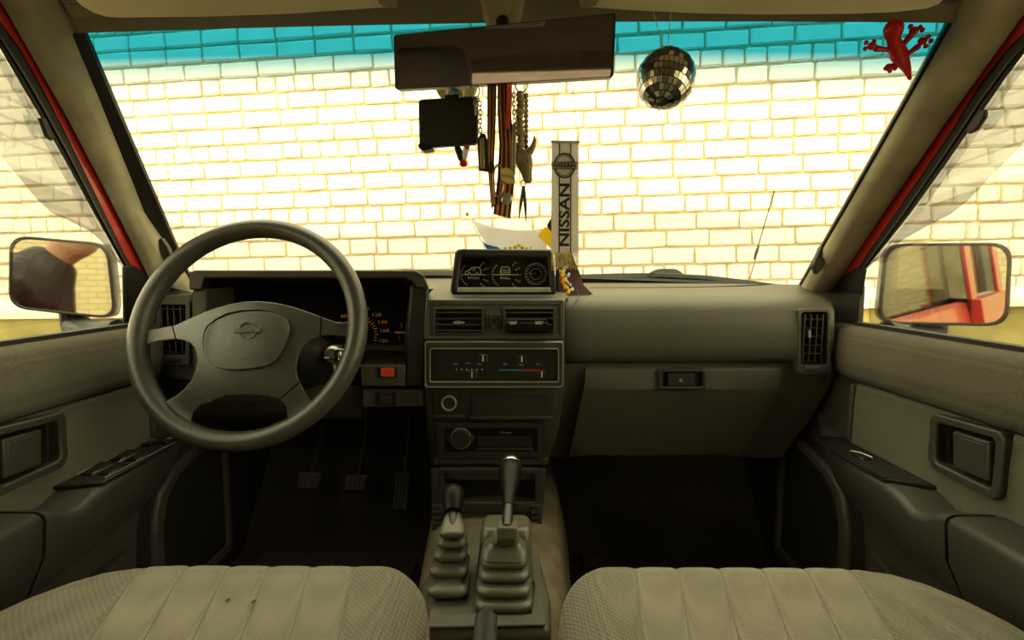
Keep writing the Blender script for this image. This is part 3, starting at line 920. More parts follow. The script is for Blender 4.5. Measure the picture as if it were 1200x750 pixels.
# inclinometer pod on the dash
pd = thing('inclinometer_pod', 'black gauge pod with pitch, roll and altimeter dials on the dashboard', 'gauge pod', PY(590, 345, 1.08))
mb = MB()
def podsec(Y, k):
    o = [(528, 343.5), (533, 296), (536, 292.5), (541, 291.5), (645, 292.5), (648, 295), (652, 343.5)]
    return [PY(x, y + (4 * k if y < 300 else 0 if y < 340 else -(Y - 1.03) * 66), Y) for x, y in o]
mb.ring(podsec(1.03, 0), [PY(x, y, 1.03) for x, y in [(536, 337.5), (540, 303), (541, 301), (543, 300.5), (640, 301.5), (642, 303), (645, 337.5)]], (0, .03, 0))
mb.build('pod_rim', 'dark_plastic', pd, 0.003)
MB().loft([podsec(1.055, 0), podsec(1.12, 1), podsec(1.15, 4)]).build('pod_shell', 'dark_plastic', pd, 0.003)
pf = slab('dial_face', [(537, 338), (541, 301), (641, 301), (644, 338)], 1.047, .004, 'matt_black', pd, 0)
lab(slab('silver_strip', [(536, 337), (645, 337), (646, 342.5), (535.5, 342.5)], 1.028, .01, 'silver_trim', pd, 0.001), 'silver strip along the foot of the pod')
slab('side_bracket', [(652, 314), (655.5, 314), (656, 343), (653, 343)], 1.06, .03, 'black_plastic', pd, 0.001)
FY = 1.0455
def outline(pts, w, m, par, nm, Y=FY, closed=True):
    MB().tube([PY(x, y, Y) for x, y in pts], w, 6, closed=closed).build(nm, m, par)
def ticks(cx, cy, r, angs, m, ln=2.0):
    mb = MB()
    for a in angs:
        ca, sa = math.cos(math.radians(a)), math.sin(math.radians(a))
        c0 = PY(cx + r * ca, cy - r * sa, FY); c1 = PY(cx + (r + ln) * ca, cy - (r + ln) * sa, FY)
        n_ = Vector((-(c1 - c0).z, 0, (c1 - c0).x)).normalized() * .0007
        mb.prism([c0 - n_, c1 - n_, c1 + n_, c0 + n_], (0, -.0004, 0))
    mb.build('tick_marks', m, pf, flat=True)
# pitch dial: off-road car from the side
outline([(545.5, 321.5), (545.5, 318), (550, 317), (553, 313.5), (562, 313.5), (563.5, 318), (563.5, 321.5), (561, 321.5), (559, 319), (556.5, 321.5), (552, 321.5), (550, 319), (547.5, 321.5)], .0008, 'print_white', pf, 'car_symbol')
outline([(553, 317), (554.5, 314.8), (557, 314.8), (557, 317)], .0005, 'print_white', pf, 'car_symbol')
outline([(541, 322), (567, 322)], .0006, 'print_white', pf, 'dial_line', closed=False)
tpx('lettering', 'PITCH', 555, 326, FY, 2.6, 'print_white', pf, sx=1.3)
ticks(554, 322, 13, list(range(130, 240, 12)), 'print_white', 1.5)
ticks(554, 322, 13.5, [-48, -24, 0, 24, 48], 'print_white', 2.2)
for a, t in ((48, '40'), (24, '20'), (0, '0'), (-24, '20'), (-48, '40')):
    tpx('lettering', t, 554 + 18.3 * math.cos(math.radians(a)), 322 - 18.3 * math.sin(math.radians(a)), FY, 2.2, 'print_dim', pf, sx=1.2)
# roll dial: car from behind
outline([(586.5, 321.5), (586.5, 316.5), (588, 313), (596, 313), (597.5, 316.5), (597.5, 321.5)], .0008, 'print_white', pf, 'car_symbol')
outline([(588, 316.5), (596, 316.5)], .0006, 'print_white', pf, 'car_symbol', closed=False)
outline([(587, 319), (597, 319)], .0006, 'print_white', pf, 'car_symbol', closed=False)
outline([(578, 322), (608, 322)], .0006, 'print_white', pf, 'dial_line', closed=False)
tpx('lettering', 'ROLL', 592, 326, FY, 2.6, 'print_white', pf, sx=1.3)
ticks(591, 322, 13.5, list(range(130, 240, 12)), 'print_white', 1.5)
ticks(591, 322, 14, [-48, -24, 0, 24, 48], 'print_white', 2.2)
for a, t in ((48, '40'), (24, '20'), (0, '0'), (-24, '20'), (-48, '40')):
    tpx('lettering', t, 591 + 18.8 * math.cos(math.radians(a)), 322 - 18.8 * math.sin(math.radians(a)), FY, 2.2, 'print_dim', pf, sx=1.2)
# altimeter dial
outline(circ(628, 321, 12.5, n=28), .0006, 'print_dim', pf, 'dial_ring')
outline(circ(628, 321, 6.5, n=20), .0005, 'print_dim', pf, 'dial_ring')
ticks(628, 321, 9.5, list(range(0, 360, 18)), 'print_dim', 2.0)
outline([(628, 321), (618, 320)], .0007, 'print_red', pf, 'dial_needle', closed=False)
MB().prism([PY(539, 337, 1.036), PY(542, 302, 1.036), PY(641, 302, 1.036), PY(644, 337, 1.036)], (0, .001, 0)).build('pod_lens', 'clear_lens', pd)
# ------------------------------------------------------------------ doors
def door(s):
    side = 'steering wheel' if s < 0 else 'passenger'
    d = thing('door_1' if s < 0 else 'door_2', 'grey cloth trimmed door with %s in its armrest' % ('four window switches' if s < 0 else 'a single window switch'), 'car door', (s * .70, .5, Z(-.75)), kind='structure')
    ys = [-.18, 0, .2, .4, .6, .8, .96, 1.04]
    # upper padded cloth, lower cloth insert, plastic base: profile (x offset from centre line, z)
    up = [(.690, -.104), (.672, -.106), (.660, -.116), (.655, -.135), (.654, -.165), (.657, -.190), (.664, -.203), (.674, -.207), (.70, -.207)]
    def ends(y): return 0.012 if y > 1.03 else 0
    MB().loft([[V(s * (x + ends(y)), y, Z(z)) for x, z in up] for y in ys]).build('upper_cloth', 'door_fabric', d, angle=60)
    ins = [(.70, -.208), (.672, -.209), (.666, -.215), (.664, -.25), (.664, -.345), (.70, -.345)]
    yi = [-.18, .2, .5, .8, .945]
    MB().loft([[V(s * x, y, Z(z)) for x, z in ins] for y in yi]).build('cloth_insert', 'door_fabric', d, angle=60)
    c_ins = bpy.data.objects[[o.name for o in COL.objects][-1]]
    base = [(.70, -.205), (.678, -.207), (.672, -.33), (.672, -.45), (.680, -.70), (.72, -.74)]
    MB().loft([[V(s * x, y, Z(z)) for x, z in base] + [V(s * .73, y, Z(-.74)), V(s * .73, y, Z(-.205))] for y in (-.18, .5, 1.08, 1.16)]).build('base_panel', 'door_plastic', d)
    c_bas = bpy.data.objects[[o.name for o in COL.objects][-1]]
    # upright plastic edge ahead of the insert
    MB().loft([[V(s * .676, .955, Z(z)), V(s * .660, .953, Z(z)), V(s * .659, .943, Z(z)), V(s * .676, .941, Z(z))] for z in (-.212, -.25, -.315)]).build('insert_edge', 'grey_plastic', d, 0.002)
    # armrest: front fairing rising to switch deck, dip, then padded rest
    def arm(y, xin, zt, zb, xb):
        return [V(s * .675, y, Z(zt)), V(s * (xin + .012), y, Z(zt)), V(s * (xin + .003), y, Z(zt - .004)), V(s * xin, y, Z(zt - .012)), V(s * (xin + .006), y, Z((zt + zb) / 2)), V(s * xb, y, Z(zb)), V(s * .69, y, Z(zb - .01))]
    st_ = [(1.06, .665, -.295, -.33, .672), (1.02, .650, -.305, -.36, .665), (.985, .635, -.322, -.39, .655), (.95, .622, -.327, -.405, .645), (.85, .606, -.328, -.425, .635), (.77, .600, -.328, -.435, .632), (.74, .598, -.331, -.438, .632), (.71, .597, -.342, -.44, .632), (.685, .597, -.338, -.442, .632), (.665, .597, -.325, -.444, .632), (.652, .597, -.321, -.445, .632)]
    ar = MB().loft([arm(*a) for a in st_]).build('armrest', 'door_plastic', d, angle=50)
    st2 = [(.648, .598, -.321, -.446, .632), (.64, .592, -.318, -.447, .630), (.4, .588, -.316, -.45, .63), (.1, .588, -.316, -.45, .63), (-.15, .592, -.32, -.45, .632)]
    MB().loft([arm(*a) for a in st2]).build('armrest_pad', 'door_plastic', d, 0.004, angle=50)
    # switch deck
    dk = MB()
    o = [(.615, .975), (.640, .985), (.667, .985), (.667, .745), (.604, .775), (.604, .93)]
    if s < 0: o = [(.612, .955), (.622, .972), (.640, .985), (.668, .985), (.668, .735), (.604, .755), (.606, .90)]
    dk.prism([V(s * x, y, Z(-.329)) for x, y in o], (0, 0, .006))
    dko = dk.build('switch_deck', 'dark_plastic', ar, 0.002)
    if s > 0:
        MB().prism([V(.606, .93, Z(-.328)), V(.612, .96, Z(-.328)), V(.620, .955, Z(-.328)), V(.612, .775, Z(-.328)), V(.604, .775, Z(-.328))], (0, 0, .007)).build('deck_slot', 'dark_plastic', ar)
        MB().box((.632, .87, Z(-.322)), (.016, .036, .006), Matrix.Rotation(.12, 3, 'X')).build('window_switch', 'black_plastic', ar, 0.002)
        MB().tube([V(.624, .885, Z(-.3185)), V(.632, .872, Z(-.3165)), V(.640, .852, Z(-.318))], .0012, 6).build('switch_edge', 'silver_trim', ar)
    else:
        for i, (x, y) in enumerate(((-.650, .80), (-.623, .80), (-.650, .86), (-.623, .86))):
            k = MB().box((x, y, Z(-.321)), (.020, .042, .006), Matrix.Rotation(.1, 3, 'X')).build('window_switch', 'black_plastic', ar, 0.002)
        MB().tube([V(-.6365, .775, Z(-.320)), V(-.6365, .89, Z(-.320))], .001, 6).build('switch_edge', 'silver_trim', ar)
        MB().tube([V(-.662, .775, Z(-.320)), V(-.662, .89, Z(-.320))], .001, 6).build('switch_edge', 'silver_trim', ar)
        MB().tube([V(-.609, .765, Z(-.321)), V(-.609, .93, Z(-.321))], .0012, 6).build('switch_edge', 'silver_trim', ar)
        for x, y in ((-.652, .925), (-.628, .935)):
            MB().box((x, y, Z(-.321)), (.018, .024, .006)).build('lock_switch', 'black_plastic', ar, 0.002)
            MB().box((x, y + .008, Z(-.3175)), (.012, .004, .001)).build('switch_mark', 'print_dim', ar)
    # door pull: framed recess with lever
    hx = .668
    ho = [(.755, -.213), (.648, -.207), (.640, -.215), (.640, -.292), (.648, -.300), (.748, -.297), (.758, -.285), (.760, -.222)]
    hi_ = [(.743, -.224), (.658, -.219), (.653, -.224), (.653, -.282), (.658, -.287), (.738, -.285), (.744, -.279), (.746, -.230)]
    hf = MB().ring([V(s * .655, y, Z(z)) for y, z in ho], [V(s * .655, y, Z(z)) for y, z in hi_], (s * .02, 0, 0)).build('handle_frame', 'door_plastic', d, 0.003)
    for o_c in (c_ins, c_bas):
        carve(o_c, [MB().prism([V(s * .60, y, Z(z)) for y, z in hi_], (s * .10, 0, 0))])
    MB().prism([V(s * .697, y, Z(z)) for y, z in hi_], (s * .003, 0, 0)).build('handle_recess', 'door_plastic', hf)
    MB().prism([V(s * .658, y, Z(z)) for y, z in ((.722, -.229), (.664, -.226), (.660, -.280), (.716, -.281))], (s * .040, 0, 0)).build('handle_lever', 'door_plastic', hf, 0.003)
    MB().prism([V(s * .6575, y, Z(z)) for y, z in ((.708, -.234), (.670, -.232), (.667, -.275), (.704, -.276))], (s * .002, 0, 0)).build('lever_hollow', 'door_plastic', hf, 0.001)
    # speaker pod low on the front of the door
    so_ = [(1.16, -.36), (1.06, -.365), (.97, -.385), (.925, -.42), (.905, -.47), (.90, -.54), (.905, -.66), (1.16, -.66)]
    si_ = [(1.14, -.385), (1.06, -.39), (.985, -.41), (.95, -.44), (.935, -.48), (.932, -.54), (.937, -.64), (1.14, -.64)]
    sf = MB().ring([V(s * .640, y, Z(z)) for y, z in so_], [V(s * .640, y, Z(z)) for y, z in si_], (s * .045, 0, 0)).build('speaker_pod', 'door_plastic', d, 0.008, 3)
    MB().prism([V(s * .648, y, Z(z)) for y, z in si_], (s * .01, 0, 0)).build('speaker_grille', 'dark_plastic', sf)
    # pocket along the bottom
    MB().loft([[V(s * .69, y, Z(-.50)), V(s * (.645 if y < .8 else .668), y, Z(-.50)), V(s * (.64 if y < .8 else .668), y, Z(-.66)), V(s * .69, y, Z(-.70))] for y in (-.15, .4, .78, .88)]).build('door_pocket', 'door_plastic', d, 0.005)
    # weather strip along the sill
    MB().loft([[V(s * .700, y, Z(-.098)), V(s * .682, y, Z(-.098)), V(s * .682, y, Z(-.106)), V(s * .700, y, Z(-.11))] for y in (-.18, .4, .985)]).build('sill_strip', 'rubber', d)
    # window frame in front, sail panel, glass, wind deflector
    gl = glassL if s < 0 else glassR
    ro_ = redL_o if s < 0 else redR_o
    strip(MB(), s, ro_, gl, .006, .004, .008).build('window_frame', 'rubber', d, 0.003)
    mid = [((a[0] * .55 + b[0] * .45), (a[1] * .55 + b[1] * .45)) for a, b in zip(ro_, gl)]
    mid2 = [((a[0] * .38 + b[0] * .62), (a[1] * .38 + b[1] * .62)) for a, b in zip(ro_, gl)]
    strip(MB(), s, mid, mid2, .002, .002, .01).build('frame_lit_line', 'grey_plastic', d, 0.002)  # lit line along the frame, put in as a paler strip
    if s < 0: sail = [(146, 312), (158, 311), (184, 330), (188, 386), (147, 379)]
    else: sail = [(1013, 315), (1002, 314), (968, 336), (964, 388), (1003, 384)]
    MB().prism([PS(x, y, s, .0) for x, y in sail], (s * .006, 0, 0)).build('sail_panel', 'black_plastic', d, 0.002)
    cp = (54, 150) if s < 0 else (1143, 143)
    cpts = [(48, 138), (54, 138), (64, 160), (62, 165), (56, 160)] if s < 0 else [(1153, 128), (1147, 130), (1132, 150), (1134, 157), (1142, 153), (1153, 137)]
    MB().prism([PS(x, y, s, .0) for x, y in cpts], (s * .006, 0, 0)).build('deflector_clip', 'black_plastic', d, 0.001)
    # glass: from sill to frame, back to the centre pillar
    gp = [PS(x, y, s, .010) for x, y in gl]
    sx_ = lambda z: s * (.71 - .18 * (z + .1))
    bot = [V(sx_(-.12), .99, Z(-.12)), V(sx_(-.12), -.18, Z(-.12)), V(sx_(.31), -.18, Z(.31)), V(sx_(.31), gp[0].y, Z(.31))]
    MB().prism(bot + gp, (s * .004, 0, 0)).build('window_glass', 'side_glass', d, flat=True)
    if s < 0: df = [(-30, 10), (24, 98), (48, 138), (80, 195), (110, 250), (130, 285), (148, 317), (140, 306), (120, 282), (108, 271), (86, 260), (64, 250), (46, 234), (30, 215), (14, 195), (0, 178), (-30, 140)]
    else: df = [(1230, 28), (1178, 92), (1153, 128), (1110, 190), (1067, 250), (1040, 284), (1014, 316), (1022, 306), (1037, 298), (1056, 281), (1082, 266), (1110, 252), (1132, 235), (1160, 205), (1200, 165), (1230, 140)]
    k = 7
    MB().prism([PS(x, y, s, .03) for x, y in df], (s * .003, 0, 0)).build('wind_deflector', 'smoke_visor', d, flat=True)
    # outer skin
    MB().loft([[V(s * .735, y, Z(-.80)), V(s * .735, y, Z(-.11)), V(s * .76, y, Z(-.115)), V(s * .785, y, Z(-.2)), V(s * .79, y, Z(-.45)), V(s * .77, y, Z(-.80))] for y in (-.17, 1.0, 1.16)]).build('outer_skin', 'red_paint', d, 0.004)
    return d
doorL = door(-1)
doorR = door(1)

# ------------------------------------------------------------------ outside mirrors
def wing_mirror(s, px, Y, n, lbl):
    m = thing('wing_mirror', lbl, 'wing mirror', V(s * .80, .98, Z(-.11)))
    c = Vector((0, 0, 0))
    pts = [PP(x, y, PY(px[4][0], px[4][1], Y), n) for x, y in px[:4]]
    ctr = sum(pts, Vector()) / 4
    # rounded outline through the eight points
    def dense(P):
        out = []
        for i in range(4):
            a, b, c_ = P[i - 1], P[i], P[(i + 1) % 4]
            p = b + (a - b).normalized() * .034; q = b + (c_ - b).normalized() * .034
            for k in range(7):
                t = k / 6
                out.append(p * (1 - t) ** 2 + b * 2 * t * (1 - t) + q * t * t)
        return out
    P = dense(pts)
    I = [p.lerp(ctr, .075) for p in P]
    MB().ring(P, I, -n * .012).build('mirror_rim', 'dark_plastic', m, 0.003)
    MB().loft([[p - n * .004 for p in P], [p - n * .03 for p in P], [p.lerp(ctr, .12) - n * .065 for p in P], [p.lerp(ctr, .5) - n * .085 for p in P]]).build('mirror_shell', 'dark_plastic', m, angle=60)
    MB().prism([p - n * .002 for p in I], -n * .003).build('mirror_glass', 'mirror', m, flat=True)
    # foot on the door
    f0 = ctr - n * .04
    f0.z = min(p.z for p in pts) - .002
    f1 = V(s * .745, .99, Z(-.115))
    MB().tube([f0 + V(0, 0, .02), f0 + V(0, 0, -.012), (f0 + f1) / 2 + V(0, 0, -.02), f1], [.026, .026, .024, .02], 12).build('mirror_foot', 'dark_plastic', m)
    return m
nL = Vector((.312, -.95, .035)).normalized()
wing_mirror(-1, [(10, 275), (127, 285), (137, 375), (9, 361), (72, 325)], 1.06, nL, 'black wing mirror reflecting a person in a dark jacket')
nR = Vector((-.40, -.917, .0)).normalized()
wing_mirror(1, [(1037, 285), (1188, 284), (1183, 383), (1027, 380), (1108, 333)], .98, nR, 'black wing mirror reflecting the red flank of the car')
# ------------------------------------------------------------------ steering wheel
T_ = math.radians(20)
WC = V(-.396, .81, Z(-.094))
Wn = Vector((0, -math.cos(T_), math.sin(T_)))          # toward the driver
Wu = Vector((1, 0, 0)); Wv = Vector((0, math.sin(T_), math.cos(T_)))
def PW(cx, cy, lift=0.0):                              # from a 2.5x crop of the photograph
    return PP(140 + cx / 2.5, 240 + cy / 2.5, WC + Wn * lift, Wn)
sw = thing('steering_wheel', 'four-spoke grey steering wheel with a padded hub', 'steering wheel', WC - Wn * .03)
R0 = .1745
mb = MB()
n = 72
mb.loft([[WC + (Wu * math.cos(a) + Wv * math.sin(a)) * (R0 + .0155 * math.cos(b)) + Wn * (.0175 * math.sin(b)) for b in [k * 2 * math.pi / 16 for k in range(16)]] for a in [k * 2 * math.pi / n for k in range(n)]], True, False, True)
mb.build('rim', 'wheel_skin', sw, angle=80)
hub = [(58, 372), (110, 362), (165, 352), (205, 333), (250, 313), (290, 300), (330, 290), (370, 284), (410, 283), (455, 287), (500, 297), (545, 311), (590, 328), (640, 346), (694, 342),
       (696, 392), (660, 386), (620, 382), (590, 384), (560, 396), (538, 416), (524, 445), (518, 480), (522, 505), (530, 520), (542, 545), (558, 572), (590, 588), (612, 598),
       (545, 655), (512, 650), (492, 622), (490, 596), (478, 578), (456, 566), (420, 559), (365, 556), (310, 560), (275, 574), (240, 588), (217, 608), (211, 630), (222, 655),
       (195, 650), (120, 585), (135, 576), (165, 560), (190, 540), (210, 515), (222, 487), (228, 455), (222, 425), (208, 406), (190, 398), (160, 394), (110, 401), (60, 415)]
mb = MB()
hc = PW(380, 440)
def domed(pts, lift):
    out = []
    for x, y in pts:
        p = PW(x, y)
        r = (p - WC).length
        out.append(p + Wn * (lift * max(0, 1 - (r / .165) ** 2)))
    return out
from mathutils.geometry import tessellate_polygon
def domefill(mb, pts2, fn_top, fn_bot):
    # triangulated, subdivided cap so that it can dome; closed with side walls and a flat back
    bm = mb.bm
    vs = [bm.verts.new((x, y, 0)) for x, y in pts2]
    f = bm.faces.new(vs)
    f.normal_update()
    bmesh.ops.triangulate(bm, faces=[f])
    bmesh.ops.subdivide_edges(bm, edges=[e for e in bm.edges if not e.is_boundary], cuts=3, use_grid_fill=True)
    bmesh.ops.triangulate(bm, faces=bm.faces[:])
    ex = bmesh.ops.extrude_face_region(bm, geom=bm.faces[:])
    top = [g for g in ex['geom'] if isinstance(g, bmesh.types.BMVert)]
    ts = set(top)
    for v in bm.verts:
        x, y = v.co.x, v.co.y
        v.co = fn_top(x, y) if v in ts else fn_bot(x, y)
def htop(x, y):
    p = PW(x, y); r = (p - WC).length
    return PW(x, y, .004 + .030 * max(0, 1 - (r / .15) ** 2))
domefill(mb, hub, htop, lambda x, y: PW(x, y, -.014))
hubo = mb.build('hub_cover', 'wheel_skin', sw, 0.009, 4, angle=50)
pad = [(130, 480), (140, 410), (165, 360), (240, 305), (330, 265), (440, 243), (560, 238), (650, 245), (720, 265), (790, 300), (820, 350), (815, 400), (800, 450), (775, 520), (740, 580), (700, 632), (640, 670), (520, 695), (400, 705), (300, 702), (230, 690), (185, 660), (160, 620), (138, 550)]
pad = [((220 + x / 6.82 - 140) * 2.5, (330 + y / 6.82 - 240) * 2.5) for x, y in pad]
def ptop(x, y):
    p = PW(x, y); r = (p - PW(375, 397)).length
    return PW(x, y, .034 + .008 * max(0, 1 - (r / .06) ** 2))
mb = MB(); domefill(mb, pad, ptop, lambda x, y: PW(x, y, .015))
po = mb.build('horn_pad', 'pad_skin', sw, 0.0025, 2, angle=50)
# the pad sits in its own well, with an open joint around it
wl = MB(); wo = [((a - 375) * 1.03 + 375, (b - 397) * 1.03 + 397) for a, b in pad]
wl.prism([PW(x, y, .026) for x, y in wo], Wn * .04)
carve(hubo, [wl])
# embossed ring and bar badge
def PE(x, y, l=.0428): return PW((220 + x / 6.82 - 140) * 2.5, (330 + y / 6.82 - 240) * 2.5, l)
mb = MB()
ro_ = [(475 + 76 * math.cos(a), 388 + 72 * math.sin(a)) for a in [k * 2 * math.pi / 32 for k in range(32)]]
ri_ = [(475 + 62 * math.cos(a), 388 + 58 * math.sin(a)) for a in [k * 2 * math.pi / 32 for k in range(32)]]
mb.ring([PE(*p) for p in ro_], [PE(*p) for p in ri_], -Wn * .006)
mb.prism([PE(x, y, .0435) for x, y in ((368, 372), (582, 366), (582, 402), (368, 410))], -Wn * .007)
em = mb.build('emblem', 'wheel_skin', po, 0.0006)
RT = Matrix.Translation(PE(475, 388, .0436)) @ Matrix(((1, 0, 0, 0), (0, Wv.y, Wn.y, 0), (0, Wv.z, Wn.z, 0), (0, 0, 0, 1)))
text('lettering', 'NISSAN', .0062, RT, 'stack_plastic', po, ext=.0003, sx=1.25)
mb = MB()
mb.prism([PE(x, y, .040) for x, y in ((412, 590), (472, 590), (466, 620), (404, 620))], -Wn * .004)
mb.build('horn_mark', 'wheel_skin', po, 0.0006)
# open joints across the spokes
jc = []
for a, b in (((150, 340), (168, 402)), ((592, 316), (587, 394)), ((190, 531), (280, 585)), ((458, 578), (540, 511))):
    P_ = [htop(a[0] + (b[0] - a[0]) * k / 6, a[1] + (b[1] - a[1]) * k / 6) for k in range(7)]
    tn_ = (P_[-1] - P_[0]).cross(Wn).normalized() * .0011
    jc.append(MB().loft([[p + tn_ + Wn * .012, p - tn_ + Wn * .012, p - tn_ - Wn * .005, p + tn_ - Wn * .005] for p in P_]))
carve(hubo, jc)
# column shroud, stalks and ignition key
sc = thing('steering_column', 'dark column shroud behind the steering wheel', 'steering column', WC - Wn * .3 - V(0, 0, .08))
mb = MB()
mb.loft([[WC - Wn * d + Wu * (w * math.cos(a)) + Wv * (h * math.sin(a) - o) for a in [k * 2 * math.pi / 20 for k in range(20)]] for d, w, h, o in ((.035, .045, .045, .0), (.06, .062, .052, .004), (.16, .066, .058, .01), (.26, .06, .055, .012))])
mb.build('shroud', 'dark_plastic', sc)
for s_ in (-1, 1):
    b0 = WC - Wn * .09 + Wu * s_ * .05 + Wv * .03
    MB().tube([b0, b0 + Wu * s_ * .05 - Wn * .002, b0 + Wu * s_ * .08 + Wn * .006 + Wv * (-.006), b0 + Wu * s_ * .10 + Wn * .008 + Wv * (-.009)], [.007, .006, .007, .008], 10).build('stalk', 'black_plastic', sc)
kb = PY(388, 417, .93)
MB().lathe([(.017, .02), (.017, 0), (.013, -.005)], kb + V(.0, .01, 0), (0, 1, 0), 20).build('ignition_lock', 'steel', sc)
kt = thing('ignition_key', 'silver key standing in the ignition lock', 'key', kb + V(0, 0, -.01))
MB().box(kb + V(.0, -.012, 0), (.010, .03, .003)).build('key_blade', 'chrome', kt, 0.0008)
mb = MB(); mb.ring(pl(rr(390, 409, 405, 425, 5), .905), pl(rr(397, 412, 402.5, 422, 2), .905), (0, .006, 0))
mb.build('key_bow', 'chrome', kt, 0.0012)
MB().tube([kb + V(.012, -.02, -.012), kb + V(.016, -.022, -.03), kb + V(.012, -.024, -.05)], .003, 8).build('key_fob', 'silver_trim', kt)

# ------------------------------------------------------------------ front seats
def seat(s):
    xi, xo = (.068, .565) if s < 0 else (.079, .585)
    zt = -.340
    lbl = 'beige ribbed cloth front seat %s' % ('facing the steering wheel' if s < 0 else 'facing the glovebox')
    t = thing('front_seat', lbl, 'car seat', V(s * .31, .3, Z(FL)))
    if s < 0: fr, bk = (.413, .363, .313, .265, .216, .166), (.370, .319, .273, .228, .182, .137)
    else: fr, bk = (.425, .375, .325, .275, .226, .176), (.385, .335, .287, .240, .194, .150)
    def seamx(i, y): return bk[i] + (fr[i] - bk[i]) * (y - .45) / .15
    def drop(a):                        # edge rounding
        return 0 if a > 1 else 1 - math.sqrt(max(0, 1 - (1 - a) ** 2))
    per = [22] + [9] * 5 + [40]
    def sect(y, zdrop, yy):
        # outer edge pulls in toward the front corner; columns follow the seams
        k = max(0, (y - .40) / .215)
        xo_ = xo - .135 * k ** 2.6
        xi_ = xi + .03 * max(0, (y - .54) / .075) ** 2
        br = [xi_] + [seamx(j, y) for j in (5, 4, 3, 2, 1, 0)] + [xo_]
        pts = []
        seamidx = []
        for q in range(7):
            for i in range(per[q]):
                t_ = i / per[q]
                if q == 0: t_ = 1 - (1 - t_) ** 1.0
                x = br[q] + (br[q + 1] - br[q]) * t_
                di = (x - xi_) / .055; do = (xo_ - x) / .12
                z = zt - .07 * drop(di) - .085 * drop(do)
                z += .012 * math.exp(-((x - .49) / .06) ** 2) * max(0, 1 - k)     # side bolster
                wdt = br[q + 1] - br[q]
                e = min(t_ * wdt if q > 0 else 9, (1 - t_) * wdt if q < 6 else 9)
                z += .0028 * (1 - math.exp(-e / .0035))
                if q > 0 and i == 0: seamidx.append(len(pts) + 1)
                pts.append(V(s * x, yy, Z(z - zdrop)))
        pts.append(V(s * xo_, yy, Z(zt - .085 - zdrop)))
        zb = Z(-.52)
        return [V(s * xi_, yy, zb)] + pts + [V(s * xo_, yy, zb)], seamidx
    rings = []
    for y in [0, .08, .16, .24, .30, .34, .38, .42, .45, .48, .51, .535]:
        r_, si_ = sect(y, .012 * ((.55 - y) / .55) * 2, y)
        rings.append(r_)
    for a in range(1, 9):
        a_ = math.pi / 2 * a / 8
        rings.append(sect(.535 + .075 * math.sin(a_), .075 * (1 - math.cos(a_)), .535 + .075 * math.sin(a_))[0])
    rings.append([V(p.x, .61, min(p.z, Z(-.46))) for p in rings[-1]])
    rings.append([V(p.x, .59, Z(-.53)) for p in rings[-1]])
    mb = MB()
    mb.loft(rings)
    for f in mb.bm.faces:
        c = f.calc_center_median()
        if abs(c.x) > seamx(0, min(c.y, .60)) or abs(c.x) < seamx(5, min(c.y, .6)) - .0:
            f.material_index = 1
    cu = mb.build('cushion', ['seat_fabric', 'seat_side'], t, angle=80)
    for n_s, j in enumerate(si_):
        MB().tube([r[j] + V(0, 0, .0004) for r in rings[3:-3]], .0009 if 0 < n_s < 5 else .0013, 6).build('seam', 'seam_thread', cu)
    if s < 0:
        for px_s, py_s in ((267, 703), (297, 705)):
            MB().ball(PZ(px_s, py_s, zt + .002), (.0022, .0035, .0008), 8).build('speck', 'stain', cu)
    # base, backrest and head restraint (behind the camera)
    MB().box((s * .31, .30, Z(-.60)), (.40, .50, .12)).build('seat_base', 'dark_plastic', t, 0.01)
    for x in (.17, .45):
        MB().box((s * x, .30, Z(-.70)), (.03, .52, .08)).build('seat_rail', 'dark_plastic', t, 0.004)
    bkr = []
    for z, y, w, th in ((-.40, -.02, .20, .09), (-.36, .0, .235, .13), (-.15, -.05, .245, .14), (.05, -.11, .235, .13), (.15, -.145, .21, .11), (.19, -.16, .17, .05)):
        bkr.append([V(s * .32 + w * math.copysign(abs(math.cos(a)) ** .5, math.cos(a)), y - th / 2 + th / 2 * math.copysign(abs(math.sin(a)) ** .6, math.sin(a)), Z(z)) for a in [k * 2 * math.pi / 28 for k in range(28)]])
    MB().loft(bkr).build('backrest', 'seat_fabric', t, angle=70)
    hr = []
    for z, w, th in ((.21, .09, .05), (.225, .115, .08), (.30, .12, .09), (.345, .11, .08), (.36, .08, .04)):
        hr.append([V(s * .32 + w * math.copysign(abs(math.cos(a)) ** .6, math.cos(a)), -.22 + th / 2 * math.copysign(abs(math.sin(a)) ** .6, math.sin(a)), Z(z)) for a in [k * 2 * math.pi / 24 for k in range(24)]])
    MB().loft(hr).build('headrest', 'seat_fabric', t, angle=70)
    for x in (-.04, .04):
        MB().tube([V(s * .32 + x, -.20, Z(.14)), V(s * .32 + x, -.215, Z(.24))], .005, 8).build('headrest_post', 'steel', t)
    return t
seat(-1)
seat(1)

# ------------------------------------------------------------------ tunnel, console and levers
tn = MB()
CX = -.012
def tsec(y, zt, w0, w1, wb):
    return [V(CX - wb, y, Z(FL)), V(CX - w1, y, Z(zt - .16)), V(CX - (w0 + w1) / 2 - .006, y, Z(zt - .05)), V(CX - w0, y, Z(zt)), V(CX + w0, y, Z(zt)), V(CX + (w0 + w1) / 2 + .006, y, Z(zt - .05)), V(CX + w1, y, Z(zt - .16)), V(CX + wb, y, Z(FL))]
tn.loft([tsec(-.6, -.50, .06, .09, .12), tsec(.3, -.495, .06, .09, .12), tsec(.55, -.50, .062, .095, .13), tsec(.72, -.50, .09, .125, .16), tsec(.85, -.505, .115, .14, .17), tsec(1.0, -.50, .12, .15, .18), tsec(1.47, -.40, .12, .18, .22)])
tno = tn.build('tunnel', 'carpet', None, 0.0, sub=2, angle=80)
tag(tno, 'brown carpeted transmission tunnel between the footwells', 'tunnel', kind='structure')

